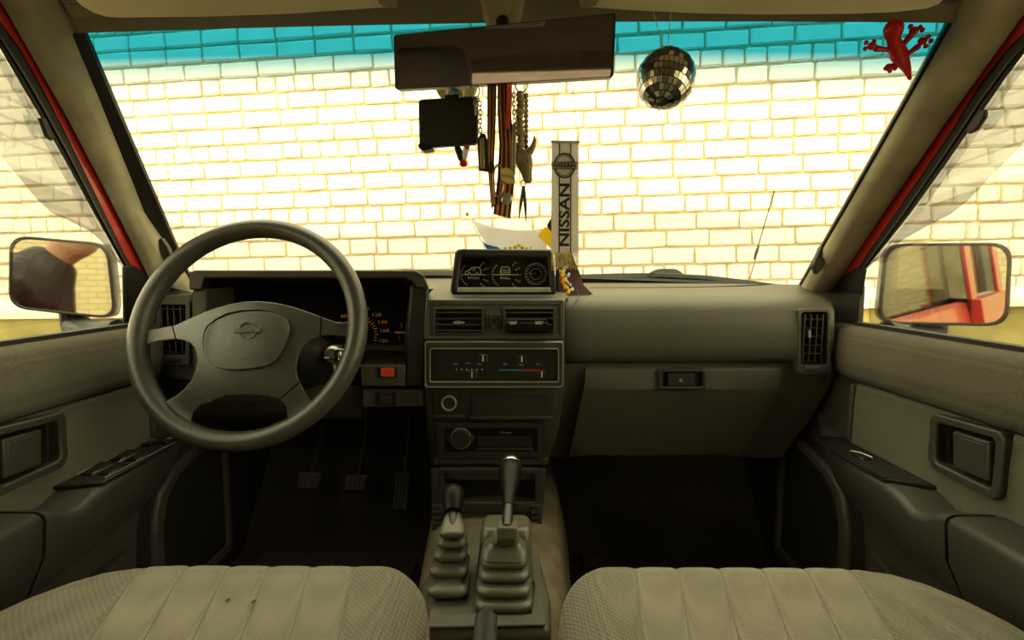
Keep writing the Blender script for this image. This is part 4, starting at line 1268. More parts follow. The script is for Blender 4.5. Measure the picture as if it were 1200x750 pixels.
co = thing('centre_console', 'grey lower console with an open pocket and a gearshift plate', 'console', V(CX, .8, Z(-.5)))
# pocket tower under the stack
mb = MB()
mb.loft([[PY(a, y, Y), PY(b, y, Y), PY(b, y, 1.12), PY(a, y, 1.12)] for y, a, b, Y in ((548, 505, 640, 1.0), (590, 506, 637, .995), (640, 507, 634, .985))])
carve(mb.build('tower', 'stack_plastic', co, 0.004), [hole(rr(521, 555, 627, 589, 1.5), .965, (0, .10, -.04))])
frame('pocket_frame', rr(515, 549, 632, 600, 2), rr(521, 555, 627, 589, 1.5), .985, .012, 'stack_plastic', co, 0.002)
for x0 in (506, 622):
    for k in range(5):
        slab('rib', rr(x0, 592 + k * 6.5, x0 + 13, 596 + k * 6.5, 1.5, 2), .982, .02, 'stack_plastic', co, 0.001)
# shift plate
PZp = -.455
pts = [(500, 738), (646, 738), (646, 700), (632, 645), (618, 612), (520, 612), (506, 650), (499, 690)]
MB().prism([PZ(x, y, PZp) for x, y in pts], (0, 0, -.05)).build('shift_plate', 'boot_rubber', co, 0.012, 3)
MB().prism([PZ(x, y, PZp + .0) for x, y in ((640, 735), (632, 650), (620, 620), (606, 615), (626, 690), (622, 722), (520, 722), (505, 716), (500, 738))], (0, 0, .004)).build('plate_edge', 'boot_rubber', co, 0.002)

def rrect3(c, w, d, r, n=5, skew=0.0):
    out = []
    for cx, cy, a0 in ((w / 2 - r, d / 2 - r, 0), (-w / 2 + r, d / 2 - r, 90), (-w / 2 + r, -d / 2 + r, 180), (w / 2 - r, -d / 2 + r, 270)):
        for k in range(n + 1):
            a = math.radians(a0 + 90 * k / n)
            out.append(c + V(cx + r * math.cos(a), cy + r * math.sin(a), skew * (cy + r * math.sin(a))))
    return out
def bellows(mb, levels):                   # levels: centre, width, depth  (bottom to top), ridge then groove
    rings = []
    for i, (c, w, d) in enumerate(levels):
        r = min(w, d) * .22
        h = .0052
        rings.append(rrect3(c + V(0, 0, -h), w - .004, d - .004, r))
        rings.append(rrect3(c + V(0, 0, -h * .4), w, d, r))
        rings.append(rrect3(c + V(0, 0, h * .4), w, d, r))
        rings.append(rrect3(c + V(0, 0, h), w - .004, d - .004, r))
        if i < len(levels) - 1:
            c2, w2, d2 = levels[i + 1]
            g = .016
            rings.append(rrect3(c + V(0, 0, h + .001), w - g - .004, d - g - .004, r * .8))
            rings.append(rrect3(c2 + V(0, 0, -h - .001), w2 - g, d2 - g, r * .8))
    mb.loft(rings)
gs = thing('gear_lever', 'gear lever with a chrome-topped knob rising from a ridged rubber boot', 'gear lever', PZ(590, 715, PZp))
lv = []
for i, (x0, x1, y) in enumerate(((555, 625, 712), (557, 623, 696), (560, 621, 680), (562, 619, 665))):
    z = PZp + .008 + i * .0135
    p = PZ((x0 + x1) / 2, y, z)
    depth = (CR.transposed() @ (p - CAM)).z * -1
    w = (x1 - x0) / F * depth
    lv.append((p + V(0, .035, 0), w, .085 - i * .006))
mb = MB(); bellows(mb, lv)
mb.build('boot_bellows', 'boot_rubber', gs, angle=60)
c = lv[-1][0]; w = lv[-1][1]
mb = MB()
top = PZ(594, 622, PZp + .115); 
mb.loft([rrect3(c + V(0, 0, .006), w * .97, .066, .012), rrect3(c + V(0, .002, .014), w * .93, .062, .012), rrect3(c + V(.001, .008, .022), w * .62, .044, .008), rrect3(c.lerp(top, .55) + V(0, .004, 0), .028, .028, .005), rrect3(top + V(0, .012, -.012), .024, .022, .004)])
mb.build('boot_cap', 'boot_rubber', gs, 0.002, angle=40)
mb = MB(); mb.loft([rrect3(top + V(0, .012, -.013), .027, .025, .005), rrect3(top + V(0, .012, .004), .027, .025, .005)]); mb.build('boot_collar', 'boot_rubber', gs, 0.002)
# raised block behind the boot
mb = MB(); bc = PZ(594, 625, PZp + .055)
mb.loft([rrect3(c + V(0, .030, -.045), .085, .07, .014), rrect3(c + V(.002, .034, .022), .074, .055, .012), rrect3(c + V(.002, .036, .030), .066, .045, .010)])
mb.build('boot_block', 'boot_rubber', gs, 0.003)
kt_ = PY(599, 538, .80)
k0 = top + V(0, .012, 0)
ax = (kt_ - k0).normalized(); Lk = (kt_ - k0).length
MB().tube([k0 - ax * .004, k0 + ax * Lk * .5], .0075, 14).build('shaft', 'black_plastic', gs)
MB().lathe([(.0085, Lk * .25), (.010, Lk * .45), (.0145, Lk * .62), (.0172, Lk * .74), (.0178, Lk * .80), (.0168, Lk * .86), (.0125, Lk * .93)], k0, ax, 24).build('knob', 'gloss_black', gs)
MB().lathe([(.0172, Lk * .86), (.0176, Lk * .89), (.0160, Lk * .94), (.0125, Lk * .98), (.0075, Lk * 1.005), (.003, Lk * 1.012), (.0, Lk * 1.013)], k0, ax, 24).build('knob_cap', 'chrome', gs)

tl = thing('transfer_lever', 'short black-knobbed transfer lever in a narrow ridged boot', 'gear lever', PZ(522, 700, PZp))
lv = []
for i, (x0, x1, y) in enumerate(((499, 549, 694), (502, 548, 672), (507, 546, 655), (511, 545, 641), (514, 543, 630))):
    z = PZp + .012 + i * .017
    p = PZ((x0 + x1) / 2, y, z)
    depth = (CR.transposed() @ (p - CAM)).z * -1
    lv.append((p + V(0, .022, 0), (x1 - x0) / F * depth, .060 - i * .006))
mb = MB(); bellows(mb, lv)
mb.build('boot_bellows', 'boot_rubber', tl, angle=60)
c = lv[-1][0]
kt_ = PY(531, 571, .78)
ax = (kt_ - c).normalized(); Lk = (kt_ - c).length
mb = MB(); mb.loft([rrect3(c + V(0, 0, .004), .034, .034, .008), rrect3(c + ax * .02, .026, .024, .008), rrect3(c + ax * .032, .018, .018, .006)]); mb.build('boot_cap', 'boot_rubber', tl, angle=60)
MB().tube([c, c + ax * Lk * .6], .007, 12).build('shaft', 'black_plastic', tl)
MB().lathe([(.009, .03), (.0125, Lk * .38), (.0165, Lk * .6), (.0182, Lk * .75), (.0178, Lk * .85), (.0145, Lk * .94), (.008, Lk * .99), (.0, Lk)], c, ax, 24).build('knob', 'gloss_black', tl)

hbk = thing('handbrake', 'black handbrake grip between the seats', 'handbrake', V(-.01, .35, Z(-.50)))
a0 = PY(570, 724, .49); a1 = V(-.005, .25, Z(-.47))
MB().tube([a0 + V(0, .004, -.001), a0, a0.lerp(a1, .1), a0.lerp(a1, .6), a1], [.008, .0115, .0125, .013, .013], 14).build('grip', 'rubber', hbk)
MB().tube([a1, a1 + V(0, -.12, -.05)], .008, 10).build('brake_arm', 'dark_plastic', hbk)

# pedals and mats
def pedal(px, py, Y, w, h, nm, lbl):
    p = PY(px, py, Y)
    t = thing(nm, lbl, 'pedal', p - V(0, 0, h / 2))
    R = Matrix.Rotation(-.5, 3, 'X')
    k = MB().box(p, (w, .012, h), R).build('pedal_pad', 'mat_rubber', t, 0.004)
    for i in range(4):
        MB().box(p + R @ V((-1.5 + i) * w / 4.6, -.007, 0), (w / 9, .004, h * .8), R).build('rubber_rib', 'mat_rubber', k)
    MB().tube([p + V(0, .012, 0), p + V(.0, .10, .10), p + V(.0, .13, .28)], .007, 8).build('pedal_arm', 'dark_plastic', t)
pedal(362, 564, 1.30, .060, .045, 'clutch_pedal', 'small square clutch pedal left of the brake pedal')
pedal(418, 566, 1.30, .060, .042, 'brake_pedal', 'square brake pedal between clutch and accelerator')
pedal(471, 575, 1.33, .042, .10, 'accelerator_pedal', 'long narrow accelerator pedal beside the tunnel')
for s in (-1, 1):
    x0, x1 = (.20, .62)
    t = thing('floor_mat', 'black ribbed rubber floor mat in the %s footwell' % ('driver' if s < 0 else 'passenger'), 'floor mat', V(s * .41, 1.0, Z(FL)))
    MB().prism([V(s * x0, .55, Z(FL)), V(s * x1, .55, Z(FL)), V(s * x1, 1.27, Z(FL)), V(s * x0, 1.27, Z(FL))], (0, 0, .008)).build('mat_sheet', 'mat_rubber', t, 0.003)
    mb = MB()
    for i in range(4):
        for j in range(7):
            mb.box((s * (.26 + i * .10), .62 + j * .095, Z(FL) + .011), (.09, .085, .010))
    mb.build('tread_blocks', 'mat_rubber', t, 0.003)['kind'] = 'stuff'
# ------------------------------------------------------------------ roof furniture
def visor(px, lbl, s):
    t = thing('sun_visor', lbl, 'sun visor', PY(px[2][0], px[2][1], .64))
    N_ = len(px)
    front = [PY(x, y, .655) for x, y in px]
    rear = [V(p.x, .50, roofz(p.x, .5) - .012) for p in front]
    mb = MB()
    rings = []
    for f, r in zip(front, rear):
        rings.append([f + V(0, .006, .004), f + V(0, .0, -.003), f + V(0, -.008, -.001), f.lerp(r, .5) + V(0, 0, -.004), r + V(0, 0, -.003), r + V(0, 0, .008), f + V(0, .004, .014)])
    mb.loft(rings)
    mb.build('visor_board', 'visor_vinyl', t, angle=60)
    e = front[0] if s < 0 else front[-1]
    MB().tube([e + V(-s * .0, .0, .005), e + V(s * .03, .015, .012), e + V(s * .045, .03, .03)], .006, 10).build('visor_pivot', 'grey_plastic', t)
    h = front[-1] if s < 0 else front[0]
    MB().box(h + V(0, -.004, .006), (.022, .02, .018)).build('visor_clip', 'headliner', t, 0.004)
visor([(96, 4), (110, 12), (124, 16.5), (140, 17.5), (240, 16.5), (340, 13), (400, 9), (455, 5)], 'cream sun visor above the steering wheel', -1)
visor([(690, 5), (740, 9), (820, 12.5), (900, 14), (1000, 13), (1050, 11), (1085, 7), (1100, 2)], 'cream sun visor above the passenger side', 1)
ml = thing('map_lamp', 'cream map lamp housing on the headliner above the mirror', 'lamp', V(PY(588, 5, .66).x, .63, Z(.40)))
mb = MB(); mb.loft([[PY(x, y, .64) for x, y in ((548, -2), (630, -2), (634, -30), (544, -30))], [PY(x, y, .56) for x, y in ((540, -30), (640, -30), (640, -60), (540, -60))]])
mb.build('lamp_housing', 'visor_vinyl', ml, 0.006)

rm = thing('rear_view_mirror', 'wide dark panoramic rear-view mirror hanging from the header', 'mirror', PY(588, 20, .72))
n_ = Vector((-.06, -.98, -.15)).normalized()
p0 = PY(592, 60, .66)
mp = [(461, 41), (722, 15), (719, 90), (463, 105)]
def rcorner(q, r=3.0):
    out = []
    for i in range(4):
        a = Vector((*q[i - 1], 0)); b = Vector((*q[i], 0)); c = Vector((*q[(i + 1) % 4], 0))
        for v_ in ((a - b).normalized() * r, ((a - b).normalized() + (c - b).normalized()) * r * .3, (c - b).normalized() * r):
            out.append((b.x + v_.x, b.y + v_.y))
    return out
mq = [PP(x, y, p0, n_) for x, y in rcorner(mp)]
cc = sum(mq, Vector()) / len(mq)
MB().prism([p - n_ * .002 for p in mq], -n_ * .016).build('mirror_case', 'black_plastic', rm, 0.003)
MB().ring(mq, [p + (cc - p).normalized() * .0035 for p in mq], -n_ * .004).build('mirror_rim', 'black_plastic', rm, 0.001)
MB().prism([p.lerp(cc, .02) - n_ * .0005 for p in mq], -n_ * .0012).build('mirror_glass', 'dim_mirror', rm, flat=True)
mb = MB()
mb.loft([[PY(x, y, Y) for x, y in rr(*q, 6)] for q, Y in (((562, -14, 616, 12), .70), ((565, -8, 613, 20), .70), ((569, -2, 609, 23.5), .70))])
mb2 = MB()
rings = []
for py, w, d in ((-30, .034, .035), (0, .0285, .03), (12, .026, .027), (19, .023, .022), (22.5, .016, .014)):
    cc0 = PY(588.5, py, .705)
    rings.append([V(cc0.x + w * math.copysign(abs(math.cos(a)) ** .5, math.cos(a)), .715 + d * math.copysign(abs(math.sin(a)) ** .5, math.sin(a)), cc0.z) for a in [k * 2 * math.pi / 24 for k in range(24)]])
mb2.loft(rings); mb2.build('stem_cover', 'pillar_trim', rm, angle=60)
mb.bm.free()
MB().tube([PY(588, 16, .715), cc - n_ * .02 + V(0, .01, .035), cc - n_ * .02], .009, 10).build('stem', 'black_plastic', rm)

# ------------------------------------------------------------------ sat-nav and its bracket
HY = .70
sn_ = thing('phone_holder', 'black handset in a bracket stuck behind the rear-view mirror', 'phone holder', PY(525, 175, HY))
slab('handset', [(490, 118), (494, 116), (557, 112), (560, 115), (560, 165), (556, 168), (496, 172), (491, 170)], HY, .014, 'device_black', sn_, 0.003)
slab('bracket', [(489, 168), (506, 169), (507, 174), (496, 176), (490, 173)], HY - .004, .022, 'black_plastic', sn_, 0.002)
slab('bracket', [(521, 111), (538, 110), (538, 116), (521, 117)], HY - .003, .022, 'black_plastic', sn_, 0.001)
sc_ = PY(534, 106, .84)
MB().lathe([(.034, .012), (.030, .004), (.016, 0), (.012, -.012)], sc_, (0, .62, .78), 24).build('suction_cup', 'pale_plastic', sn_)
MB().tube([sc_, sc_.lerp(PY(528, 135, HY + .014), .5) + V(0, 0, .004), PY(528, 135, HY + .014)], .006, 8).build('bracket_arm', 'black_plastic', sn_)

# ------------------------------------------------------------------ pendants under the mirror
PYK = .675
def cord(pts, r, m, par, nm='cord', Y=PYK): return MB().tube([PY(x, y, Y) for x, y in pts], r, 6).build(nm, m, par)
def chain(par, pts, Y, r=.0028):
    P = [PY(x, y, Y) for x, y in pts]
    k = 0
    for a, b in zip(P[:-1], P[1:]):
        n = max(1, int((b - a).length / (r * 1.7)))
        for i in range(n):
            c = a.lerp(b, (i + .5) / n)
            ax = Vector((1, 0, 0)) if k % 2 else Vector((0, 1, 0))
            t = (b - a).normalized()
            u = (ax - t * ax.dot(t)).normalized()
            MB().tube([c + t * (r * 1.25 * math.cos(w)) + u * (r * .75 * math.sin(w)) for w in [q * 2 * math.pi / 10 for q in range(10)]], r * .26, 5, closed=True).build('link', 'brass', par)
            k += 1
# metal tag on a split ring
t = thing('metal_tag_pendant', 'dark metal tag on a keyring chain under the mirror', 'pendant', PY(566, 202, PYK))
MB().tube([PY(556 + 6 * math.cos(a), 107 + 7 * math.sin(a), PYK) for a in [k * 2 * math.pi / 20 for k in range(20)]], .0009, 6, closed=True).build('split_ring', 'steel', t)
cord([(557, 100), (558, 93)], .0012, 'steel', t)
chain(t, [(560, 113), (563, 124), (563, 155)], PYK, .0030)
mb = MB()
mb.loft([[PY(x, y, PYK - .004) for x, y in ((559, 165), (563, 156), (569, 157), (572, 167), (574, 202), (561, 200))], [PY(x, y, PYK + .003) for x, y in ((559, 165), (563, 156), (569, 157), (572, 167), (574, 202), (561, 200))]])
tg_ = mb.build('tag_plate', 'dark_plastic', t, 0.001)
slab('tag_panel', [(562, 163), (567, 161), (568, 198), (563, 197)], PYK - .0055, .002, 'brass', t, 0.0005)
# small key hanging with it
t2 = thing('small_key', 'small steel key hanging on the ring beside the striped ribbons', 'key', PY(557, 134, PYK))
slab('key_shape', [(555, 116), (559, 116), (560, 121), (558, 124), (558, 134), (556, 135), (556, 124), (554, 121)], PYK - .003, .002, 'steel', t2, 0.0004)

def ribbon(name, lbl, left, right, Y, m_stripes, tilt=.004):
    t = thing(name, lbl, 'ribbon', PY(left[-1][0], left[-1][1], Y), 'striped ribbons under the mirror' if name == 'striped_ribbon' else None)
    n = len(m_stripes)
    for i, mm in enumerate(m_stripes):
        a, b = i / n, (i + 1) / n
        rings = []
        for j, (l, r) in enumerate(zip(left, right)):
            dy = tilt * math.sin(j * 1.3 + .6)
            pa = PY(l[0] + (r[0] - l[0]) * a, l[1] + (r[1] - l[1]) * a, Y + dy * (a - .5) * 3)
            pb = PY(l[0] + (r[0] - l[0]) * b, l[1] + (r[1] - l[1]) * b, Y + dy * (b - .5) * 3)
            rings.append([pa, pb, pb + V(0, .0008, 0), pa + V(0, .0008, 0)])
        MB().loft(rings).build('stripe', mm, t)
    return t
B_, O_ = 'ribbon_black', 'ribbon_orange'
ribbon('striped_ribbon', 'narrow orange and black striped ribbon hanging beside the metal tag', [(571, 97), (571, 140), (571, 190), (574, 225), (576, 245)], [(582, 97), (581, 140), (579, 190), (580, 225), (581, 240)], PYK + .004, [B_, O_, B_, O_, B_])
ribbon('striped_ribbon', 'wide orange and black striped ribbon with a slanted lower end', [(583, 97), (583, 130), (585, 170), (583, 210), (578, 251)], [(598, 97), (599, 130), (602, 170), (603, 210), (598, 256)], PYK, [B_, O_, B_, O_, B_, O_, B_])
ribbon('red_strap', 'short red strap beside the striped ribbons under the mirror', [(594, 97), (594, 115), (593, 135), (592, 152)], [(600, 97), (600, 115), (599, 135), (597, 150)], PYK - .004, ['strap_red'])
# round yellow badge in front of the ribbon
t = thing('yellow_badge', 'yellow and grey badge pinned across the wide striped ribbon', 'badge', PY(590, 230, PYK - .006))
slab('badge_band', [(586, 198), (594, 196), (602, 200), (604, 214), (597, 216), (588, 211)], PYK - .008, .003, 'tag_yellow', t, 0.0006)
slab('badge_stripe', [(587, 203), (603, 206), (603, 210), (588, 207)], PYK - .009, .002, 'print_dim', t, 0)
MB().tube([PY(584 + 6 * math.cos(a), 212 + 19 * math.sin(a), PYK - .006) for a in [k * 2 * math.pi / 24 for k in range(24)]], .0011, 6, closed=True).build('badge_ring', 'brass', t)
mb = MB(); mb.ball(PY(594, 233, PYK - .006), (.007, .002, .008), 14, Matrix.Rotation(.6, 3, 'Y')); mb.build('medal', 'silver_trim', t)
t = thing('slim_tag_pendant', 'slim dark metal tag between ribbon and bead string', 'pendant', PY(600, 200, PYK - .008))
slab('tag_plate', [(600, 146), (603, 143), (605, 147), (604, 205), (600, 205)], PYK - .008, .002, 'steel', t, 0.0006)
chain(t, [(602, 104), (603, 144)], PYK - .008, .0028)

# bead string with a horned skull
t = thing('bead_skull_pendant', 'bead string carrying a horned bone skull and two spikes', 'pendant', PY(615, 260, PYK))
MB().tube([PY(611 + 7 * math.cos(a), 100 + 8 * math.sin(a), PYK) for a in [k * 2 * math.pi / 20 for k in range(20)]], .0009, 6, closed=True).build('split_ring', 'steel', t)
y = 107.0
k = 0
while y < 186:
    r = (4.6, 5.8, 5.2, 6.2)[k % 4]
    MB().ball(PY(609.5 + .8 * math.sin(k), y + 3.4, PYK), (r / F * .68, r / F * .68, 3.8 / F * .68), 12).build('bead', 'bead', t)
    y += 6.6; k += 1
y = 112.0
while y < 186:
    MB().ball(PY(616.5, y, PYK + .004), 3.0 / F * .68, 10).build('bead', 'bead', t)
    y += 6.0
sk = MB()
sk.loft([[PY(x, yy, PYK) + V(rx * math.cos(a), rx * .8 * math.sin(a), 0) for a in [q * 2 * math.pi / 14 for q in range(14)]] for x, yy, rx in ((612, 176, .006), (612.5, 180, .0105), (613, 186, .0118), (614.5, 193, .0108), (616, 199, .0085), (617.5, 206, .0066), (618.5, 212, .0056), (619, 214.5, .003))])
sko = sk.build('skull', 'bone', t, angle=70)
sb_ = MB(); sb_.ball(PY(617.5, 188, PYK - .0098), (.0030, .0035, .0026), 10)
carve(sko, [sb_])
MB().tube([PY(x, yy, PYK - .002) for x, yy in ((616, 182), (621, 178), (624.5, 172), (626.5, 164), (626, 158.5))], [.0048, .0046, .0036, .0022, .0005], 10).build('horn', 'bone', sko)
MB().tube([PY(x, yy, PYK + .006) for x, yy in ((609, 182), (606, 178), (604.5, 173), (604, 168))], [.003, .0026, .0018, .0004], 10).build('horn', 'bone', sko)
MB().tube([PY(613 + 3 * math.cos(a), 215 + 4 * math.sin(a), PYK) for a in [q * 2 * math.pi / 14 for q in range(14)]], .0008, 5, closed=True).build('split_ring', 'steel', t)
for pts in ([(613, 218), (611, 235), (608, 257)], [(614, 218), (615.5, 240), (616.5, 260)]):
    MB().tube([PY(x, yy, PYK) for x, yy in pts], [.0014, .0022, .0004], 8).build('spike', 'dark_plastic', t)

# small boxing-glove like charm behind the handset
t = thing('red_charm', 'small red and white charm dangling below the black handset', 'charm', PY(541, 196, .74))
MB().tube([PY(x, yy, .74) for x, yy in ((535, 170), (538, 178), (541, 186), (543, 192))], [.004, .005, .005, .002], 10).build('charm_body', 'ribbon_black', t)
MB().tube([PY(x, yy, .735) for x, yy in ((543, 168), (547, 172), (545, 181), (544, 188))], [.003, .0045, .004, .002], 10).build('charm_band', 'flag_white', t)
MB().ball(PY(547.5, 171, .73), (.0035, .003, .005), 12).build('charm_cuff', 'toy_red', t)
MB().ball(PY(543, 191.5, .73), (.006, .005, .005), 12).build('charm_glove', 'toy_red', t)
cord([(541, 172), (541, 130)], .0006, 'ribbon_black', t, Y=.74)

# pennant
PN = .83
t = thing('pennant', 'grey and white lettered pennant with a thread fringe, hung by the mirror', 'pennant', PY(662, 316, PN))
def pband(nm, q, Y, m): return slab(nm, q, Y, .0012, m, t, 0)
def px_(f, y): # left/right edges
    l = 646.5 - (y - 165) * .004; r = 678 - (y - 165) * .0
    return l + (r - l) * f
def band(f0, f1): return [(px_(f0, 165.5 + (2 if False else 0)), 165), (px_(f1, 165), 165.5), (px_(f1, 296), 296), (px_(f0, 296), 296.5)]
pb = pband('cloth', band(0, 1), PN, 'pennant_grey')
pband('white_stripe', band(.30, .70), PN - .0006, 'pennant_light')
for f in (.29, .71):
    pband('dark_line', band(f - .02, f + .02), PN - .0008, 'print_black')
MB().tube([PY(645.5, 166, PN), PY(662, 166.5, PN), PY(679, 166.5, PN)], .0022, 8).build('top_rod', 'pennant_grey', t)
bx, by = 661.5, 194
mb = MB(); mb.ring(pl(circ(bx, by, 13, 15, 32), PN - .0016), pl(circ(bx, by, 11, 13, 32), PN - .0016), (0, .0006, 0)); mb.ring(pl(circ(bx, by, 10, 12, 32), PN - .0016), pl(circ(bx, by, 9.3, 11.2, 32), PN - .0016), (0, .0006, 0)); mb.build('emblem_ring', 'print_black', t, flat=True)
pband('emblem_disc', circ(bx, by, 12.5, 14.5, 28), PN - .0011, 'pennant_light')
frame('emblem_bar', rr(bx - 15, by - 4.2, bx + 15, by + 4.2, .6, 1), rr(bx - 14.2, by - 3.4, bx + 14.2, by + 3.4, .4, 1), PN - .0022, .0006, 'print_black', t, 0)
pband('emblem_plate', rr(bx - 14.6, by - 3.8, bx + 14.6, by + 3.8, .6, 1), PN - .0018, 'pennant_light')
tpx('lettering', 'NISSAN', bx, by + .1, PN - .0024, 4.4, 'print_black', t, sx=1.25, bold=.0001)
RV = Matrix.Translation(PY(661.8, 252, PN - .0012)) @ FACE @ Matrix.Rotation(math.pi / 2, 4, 'Z')
text('lettering', 'NISSAN', 11.6 / F * PN / .7, RV, 'print_black', t, sx=1.30, bold=.0006)
mb = MB()
rf = random.Random(5)
for i in range(70):
    f = (i + .5) / 70
    x = px_(f, 296)
    a = PY(x, 296, PN + .0006); b = PY(x + rf.uniform(-.6, .6), 306, PN + rf.uniform(-.002, .002)); c = PY(x + rf.uniform(-1.2, 1.2), 314 + rf.uniform(-2, 3), PN + rf.uniform(-.003, .003))
    mb.tube([a, b, c], .00034, 4)
mb.build('fringe', 'fringe_thread', t)['kind'] = 'stuff'
tw = PY(665, 30, .80)
for x in (648, 676.5):
    MB().tube([PY(x, 166, PN), PY(656 if x < 660 else 670, 92, PN - .002), tw], .0004, 5).build('string', 'print_dim', t)

# ------------------------------------------------------------------ mirror ball
BYc = .70
bc = PY(780, 92.5, BYc)
t = thing('mirror_ball', 'small egg-shaped mirror ball hanging on two threads', 'mirror ball', bc - V(0, 0, .04))
rbx = 31.5 / F * BYc * 1.02; rbz = 33 / F * BYc * 1.0
Rb = Matrix.Rotation(.28, 3, 'Y') @ Matrix.Rotation(-.42, 3, 'X')
MB().ball(bc, (rbx * .985, rbx * .985, rbz * .985), 28, Rb).build('ball_core', 'grout', t)
mb = MB()
rows_ = 14
rt = random.Random(9)
for i in range(rows_):
    t0 = math.pi * (i + .06) / rows_; t1 = math.pi * (i + .94) / rows_
    nn = max(4, int(38 * math.sin((t0 + t1) / 2)))
    for j in range(nn):
        a0 = 2 * math.pi * (j + .05 + .3 * (i % 2)) / nn; a1 = 2 * math.pi * (j + .93 + .3 * (i % 2)) / nn
        c = Vector()
        P4 = []
        for th, ph in ((t0, a0), (t0, a1), (t1, a1), (t1, a0)):
            P4.append(V(rbx * math.sin(th) * math.cos(ph), rbx * math.sin(th) * math.sin(ph), rbz * math.cos(th)))
        ctr = sum(P4, Vector()) / 4
        nr = ctr.normalized()
        tiltv = Vector((rt.uniform(-1, 1), rt.uniform(-1, 1), rt.uniform(-1, 1))) * .10
        q = []
        for p in P4:
            d = p - ctr
            q.append(bc + Rb @ (ctr * 1.012 + d + nr * d.dot(tiltv)))
        mb.prism(q, Rb @ (-nr * .0016))
mb.build('mirror_tiles', 'ball_tile', t, flat=True)['kind'] = 'stuff'
for x0, x1 in ((778, 763), (782, 787)):
    MB().tube([PY(x0, 60, BYc), PY(x1, 4, BYc - .01)], .0005, 5).build('thread', 'fringe_thread', t)
MB().lathe([(.0045, .002), (.003, 0)], bc + Rb @ V(0, 0, rbz), Rb @ V(0, 0, 1), 12).build('hanger', 'steel', t)

# ------------------------------------------------------------------ red gecko toy stuck on the glass
def PG(px, py, lift=.006):                  # on the windscreen
    d = ray(px, py)
    lo, hi = .5, 1.4
    for _ in range(40):
        m_ = (lo + hi) / 2
        p = PY(px, py, m_)
        # windscreen height at this x / depth
        best = min(((WS(u / 60, v / 60).x - p.x) ** 2 + (WS(u / 60, v / 60).y - p.y) ** 2, WS(u / 60, v / 60).z) for u in range(30, 62, 1) for v in range(30, 63, 3))
        if p.z > best[1]: hi = m_
        else: lo = m_
    return PY(px, py, lo) + Vector((0, -.62, -.78)) * lift
t = thing('gecko_toy', 'red translucent gecko toy stuck high on the windscreen', 'toy', PG(1052, 90))
g0 = PG(1052, 60, .016)
gp0 = g0; gn = Vector((0, -.62, -.78)).normalized()
def GG(px, py, l=0.0): return PP(px, py, gp0, gn) + gn * l
skel = [((1047, 37), .0112), ((1047, 45), .0078), ((1049, 53), .0086), ((1053, 63), .0106), ((1058, 72), .0080), ((1063, 82), .0048), ((1066, 92), .0022)]
def gect(pts, nm, mul=1.0):
    P = [GG(*p) for p, r in pts]
    mb = MB(); mb.tube(P, [r for p, r in pts], 14)
    mb.ball(P[-1], pts[-1][1], 12)
    mb.build(nm, 'toy_red', t, angle=80)
gect([((1047, 25.5), .004), ((1047, 28), .0085), ((1047, 32), .0112)] + skel, 'body')
def limb(pts, foot, nm='leg'):
    gect(pts, nm)
    fx, fy, toes = foot
    mb = MB(); mb.ball(GG(fx, fy), (.0062, .004, .0052), 12); 
    for tx, ty in toes: mb.ball(GG(tx, ty), (.0032, .003, .0032), 8)
    mb.build('foot', 'toy_red', t, angle=80)
limb([((1046, 58), .004), ((1037, 58), .003), ((1027, 57), .0042)], (1022, 54, [(1015, 50), (1014, 57), (1024, 49)]))
limb([((1052, 57), .004), ((1060, 50), .0034), ((1067, 42), .0042)], (1071, 36, [(1067, 31), (1078, 32), (1081, 35)]))
limb([((1058, 66), .004), ((1068, 60), .0032), ((1075, 55), .004)], (1081, 48, [(1088, 43), (1091, 48), (1085, 54)]))
limb([((1054, 70), .004), ((1050, 75), .0034), ((1045, 78), .004)], (1042, 79, [(1038, 80), (1043, 83), (1049, 80)]))

# ------------------------------------------------------------------ flags on the dash behind the pod
def cloth(name, par, grid, m, th=.0012):
    nr, nc = len(grid), len(grid[0])
    mb = MB()
    A = [mb.verts(r) for r in grid]; B = [mb.verts([p + V(0, th, 0) for p in r]) for r in grid]
    for i in range(nr - 1):
        for j in range(nc - 1):
            mb.face([A[i][j], A[i + 1][j], A[i + 1][j + 1], A[i][j + 1]]); mb.face([B[i][j], B[i][j + 1], B[i + 1][j + 1], B[i + 1][j]])
    for i in range(nr - 1):
        for j in (0, nc - 1): mb.face([A[i][j], A[i + 1][j], B[i + 1][j], B[i][j]])
    for j in range(nc - 1):
        for i in (0, nr - 1): mb.face([A[i][j], A[i][j + 1], B[i][j + 1], B[i][j]])
    return mb.build(name, m, par, angle=70)
FYd = 1.17
t = thing('small_flag', 'white and blue flag on a gold-tipped stick behind the gauge pod', 'flag', PY(590, 343, FYd))
rows_ = []
top_ = [(551, 256), (562, 261), (575, 265), (590, 268), (605, 270), (620, 270), (634, 268), (640, 266)]
botm = [(586, 312), (590, 320), (596, 326), (605, 330), (615, 332), (625, 332), (634, 330), (642, 328)]
for i in range(9):
    f = i / 8
    rows_.append([PY(a[0] + (b[0] - a[0]) * f, a[1] + (b[1] - a[1]) * f, FYd + .006 * math.sin(j * 1.1 + f * 2)) for j, (a, b) in enumerate(zip(top_, botm))])
cloth('white_cloth', t, rows_, 'flag_white')
cloth('blue_band', t, [[PY(x, y, FYd - .005) for x, y in r] for r in ([(564.5, 281), (566, 283), (569, 286)], [(569, 290), (575, 290), (583, 289.5)], [(578, 300), (586, 300), (596, 298)])], 'flag_blue')
mb = MB()
for x, y, r in ((592, 291, 1.6), (598, 290.5, 1.8), (604, 289.5, 2.4), (608, 287.5, 2.2), (612, 290, 2.2), (617, 291, 1.6), (622, 290.5, 1.3)):
    mb.ball(PY(x, y, FYd - .012), (r / F * FYd, .0015, r / F * FYd), 8)
mb.build('gold_crest', 'gold', t)
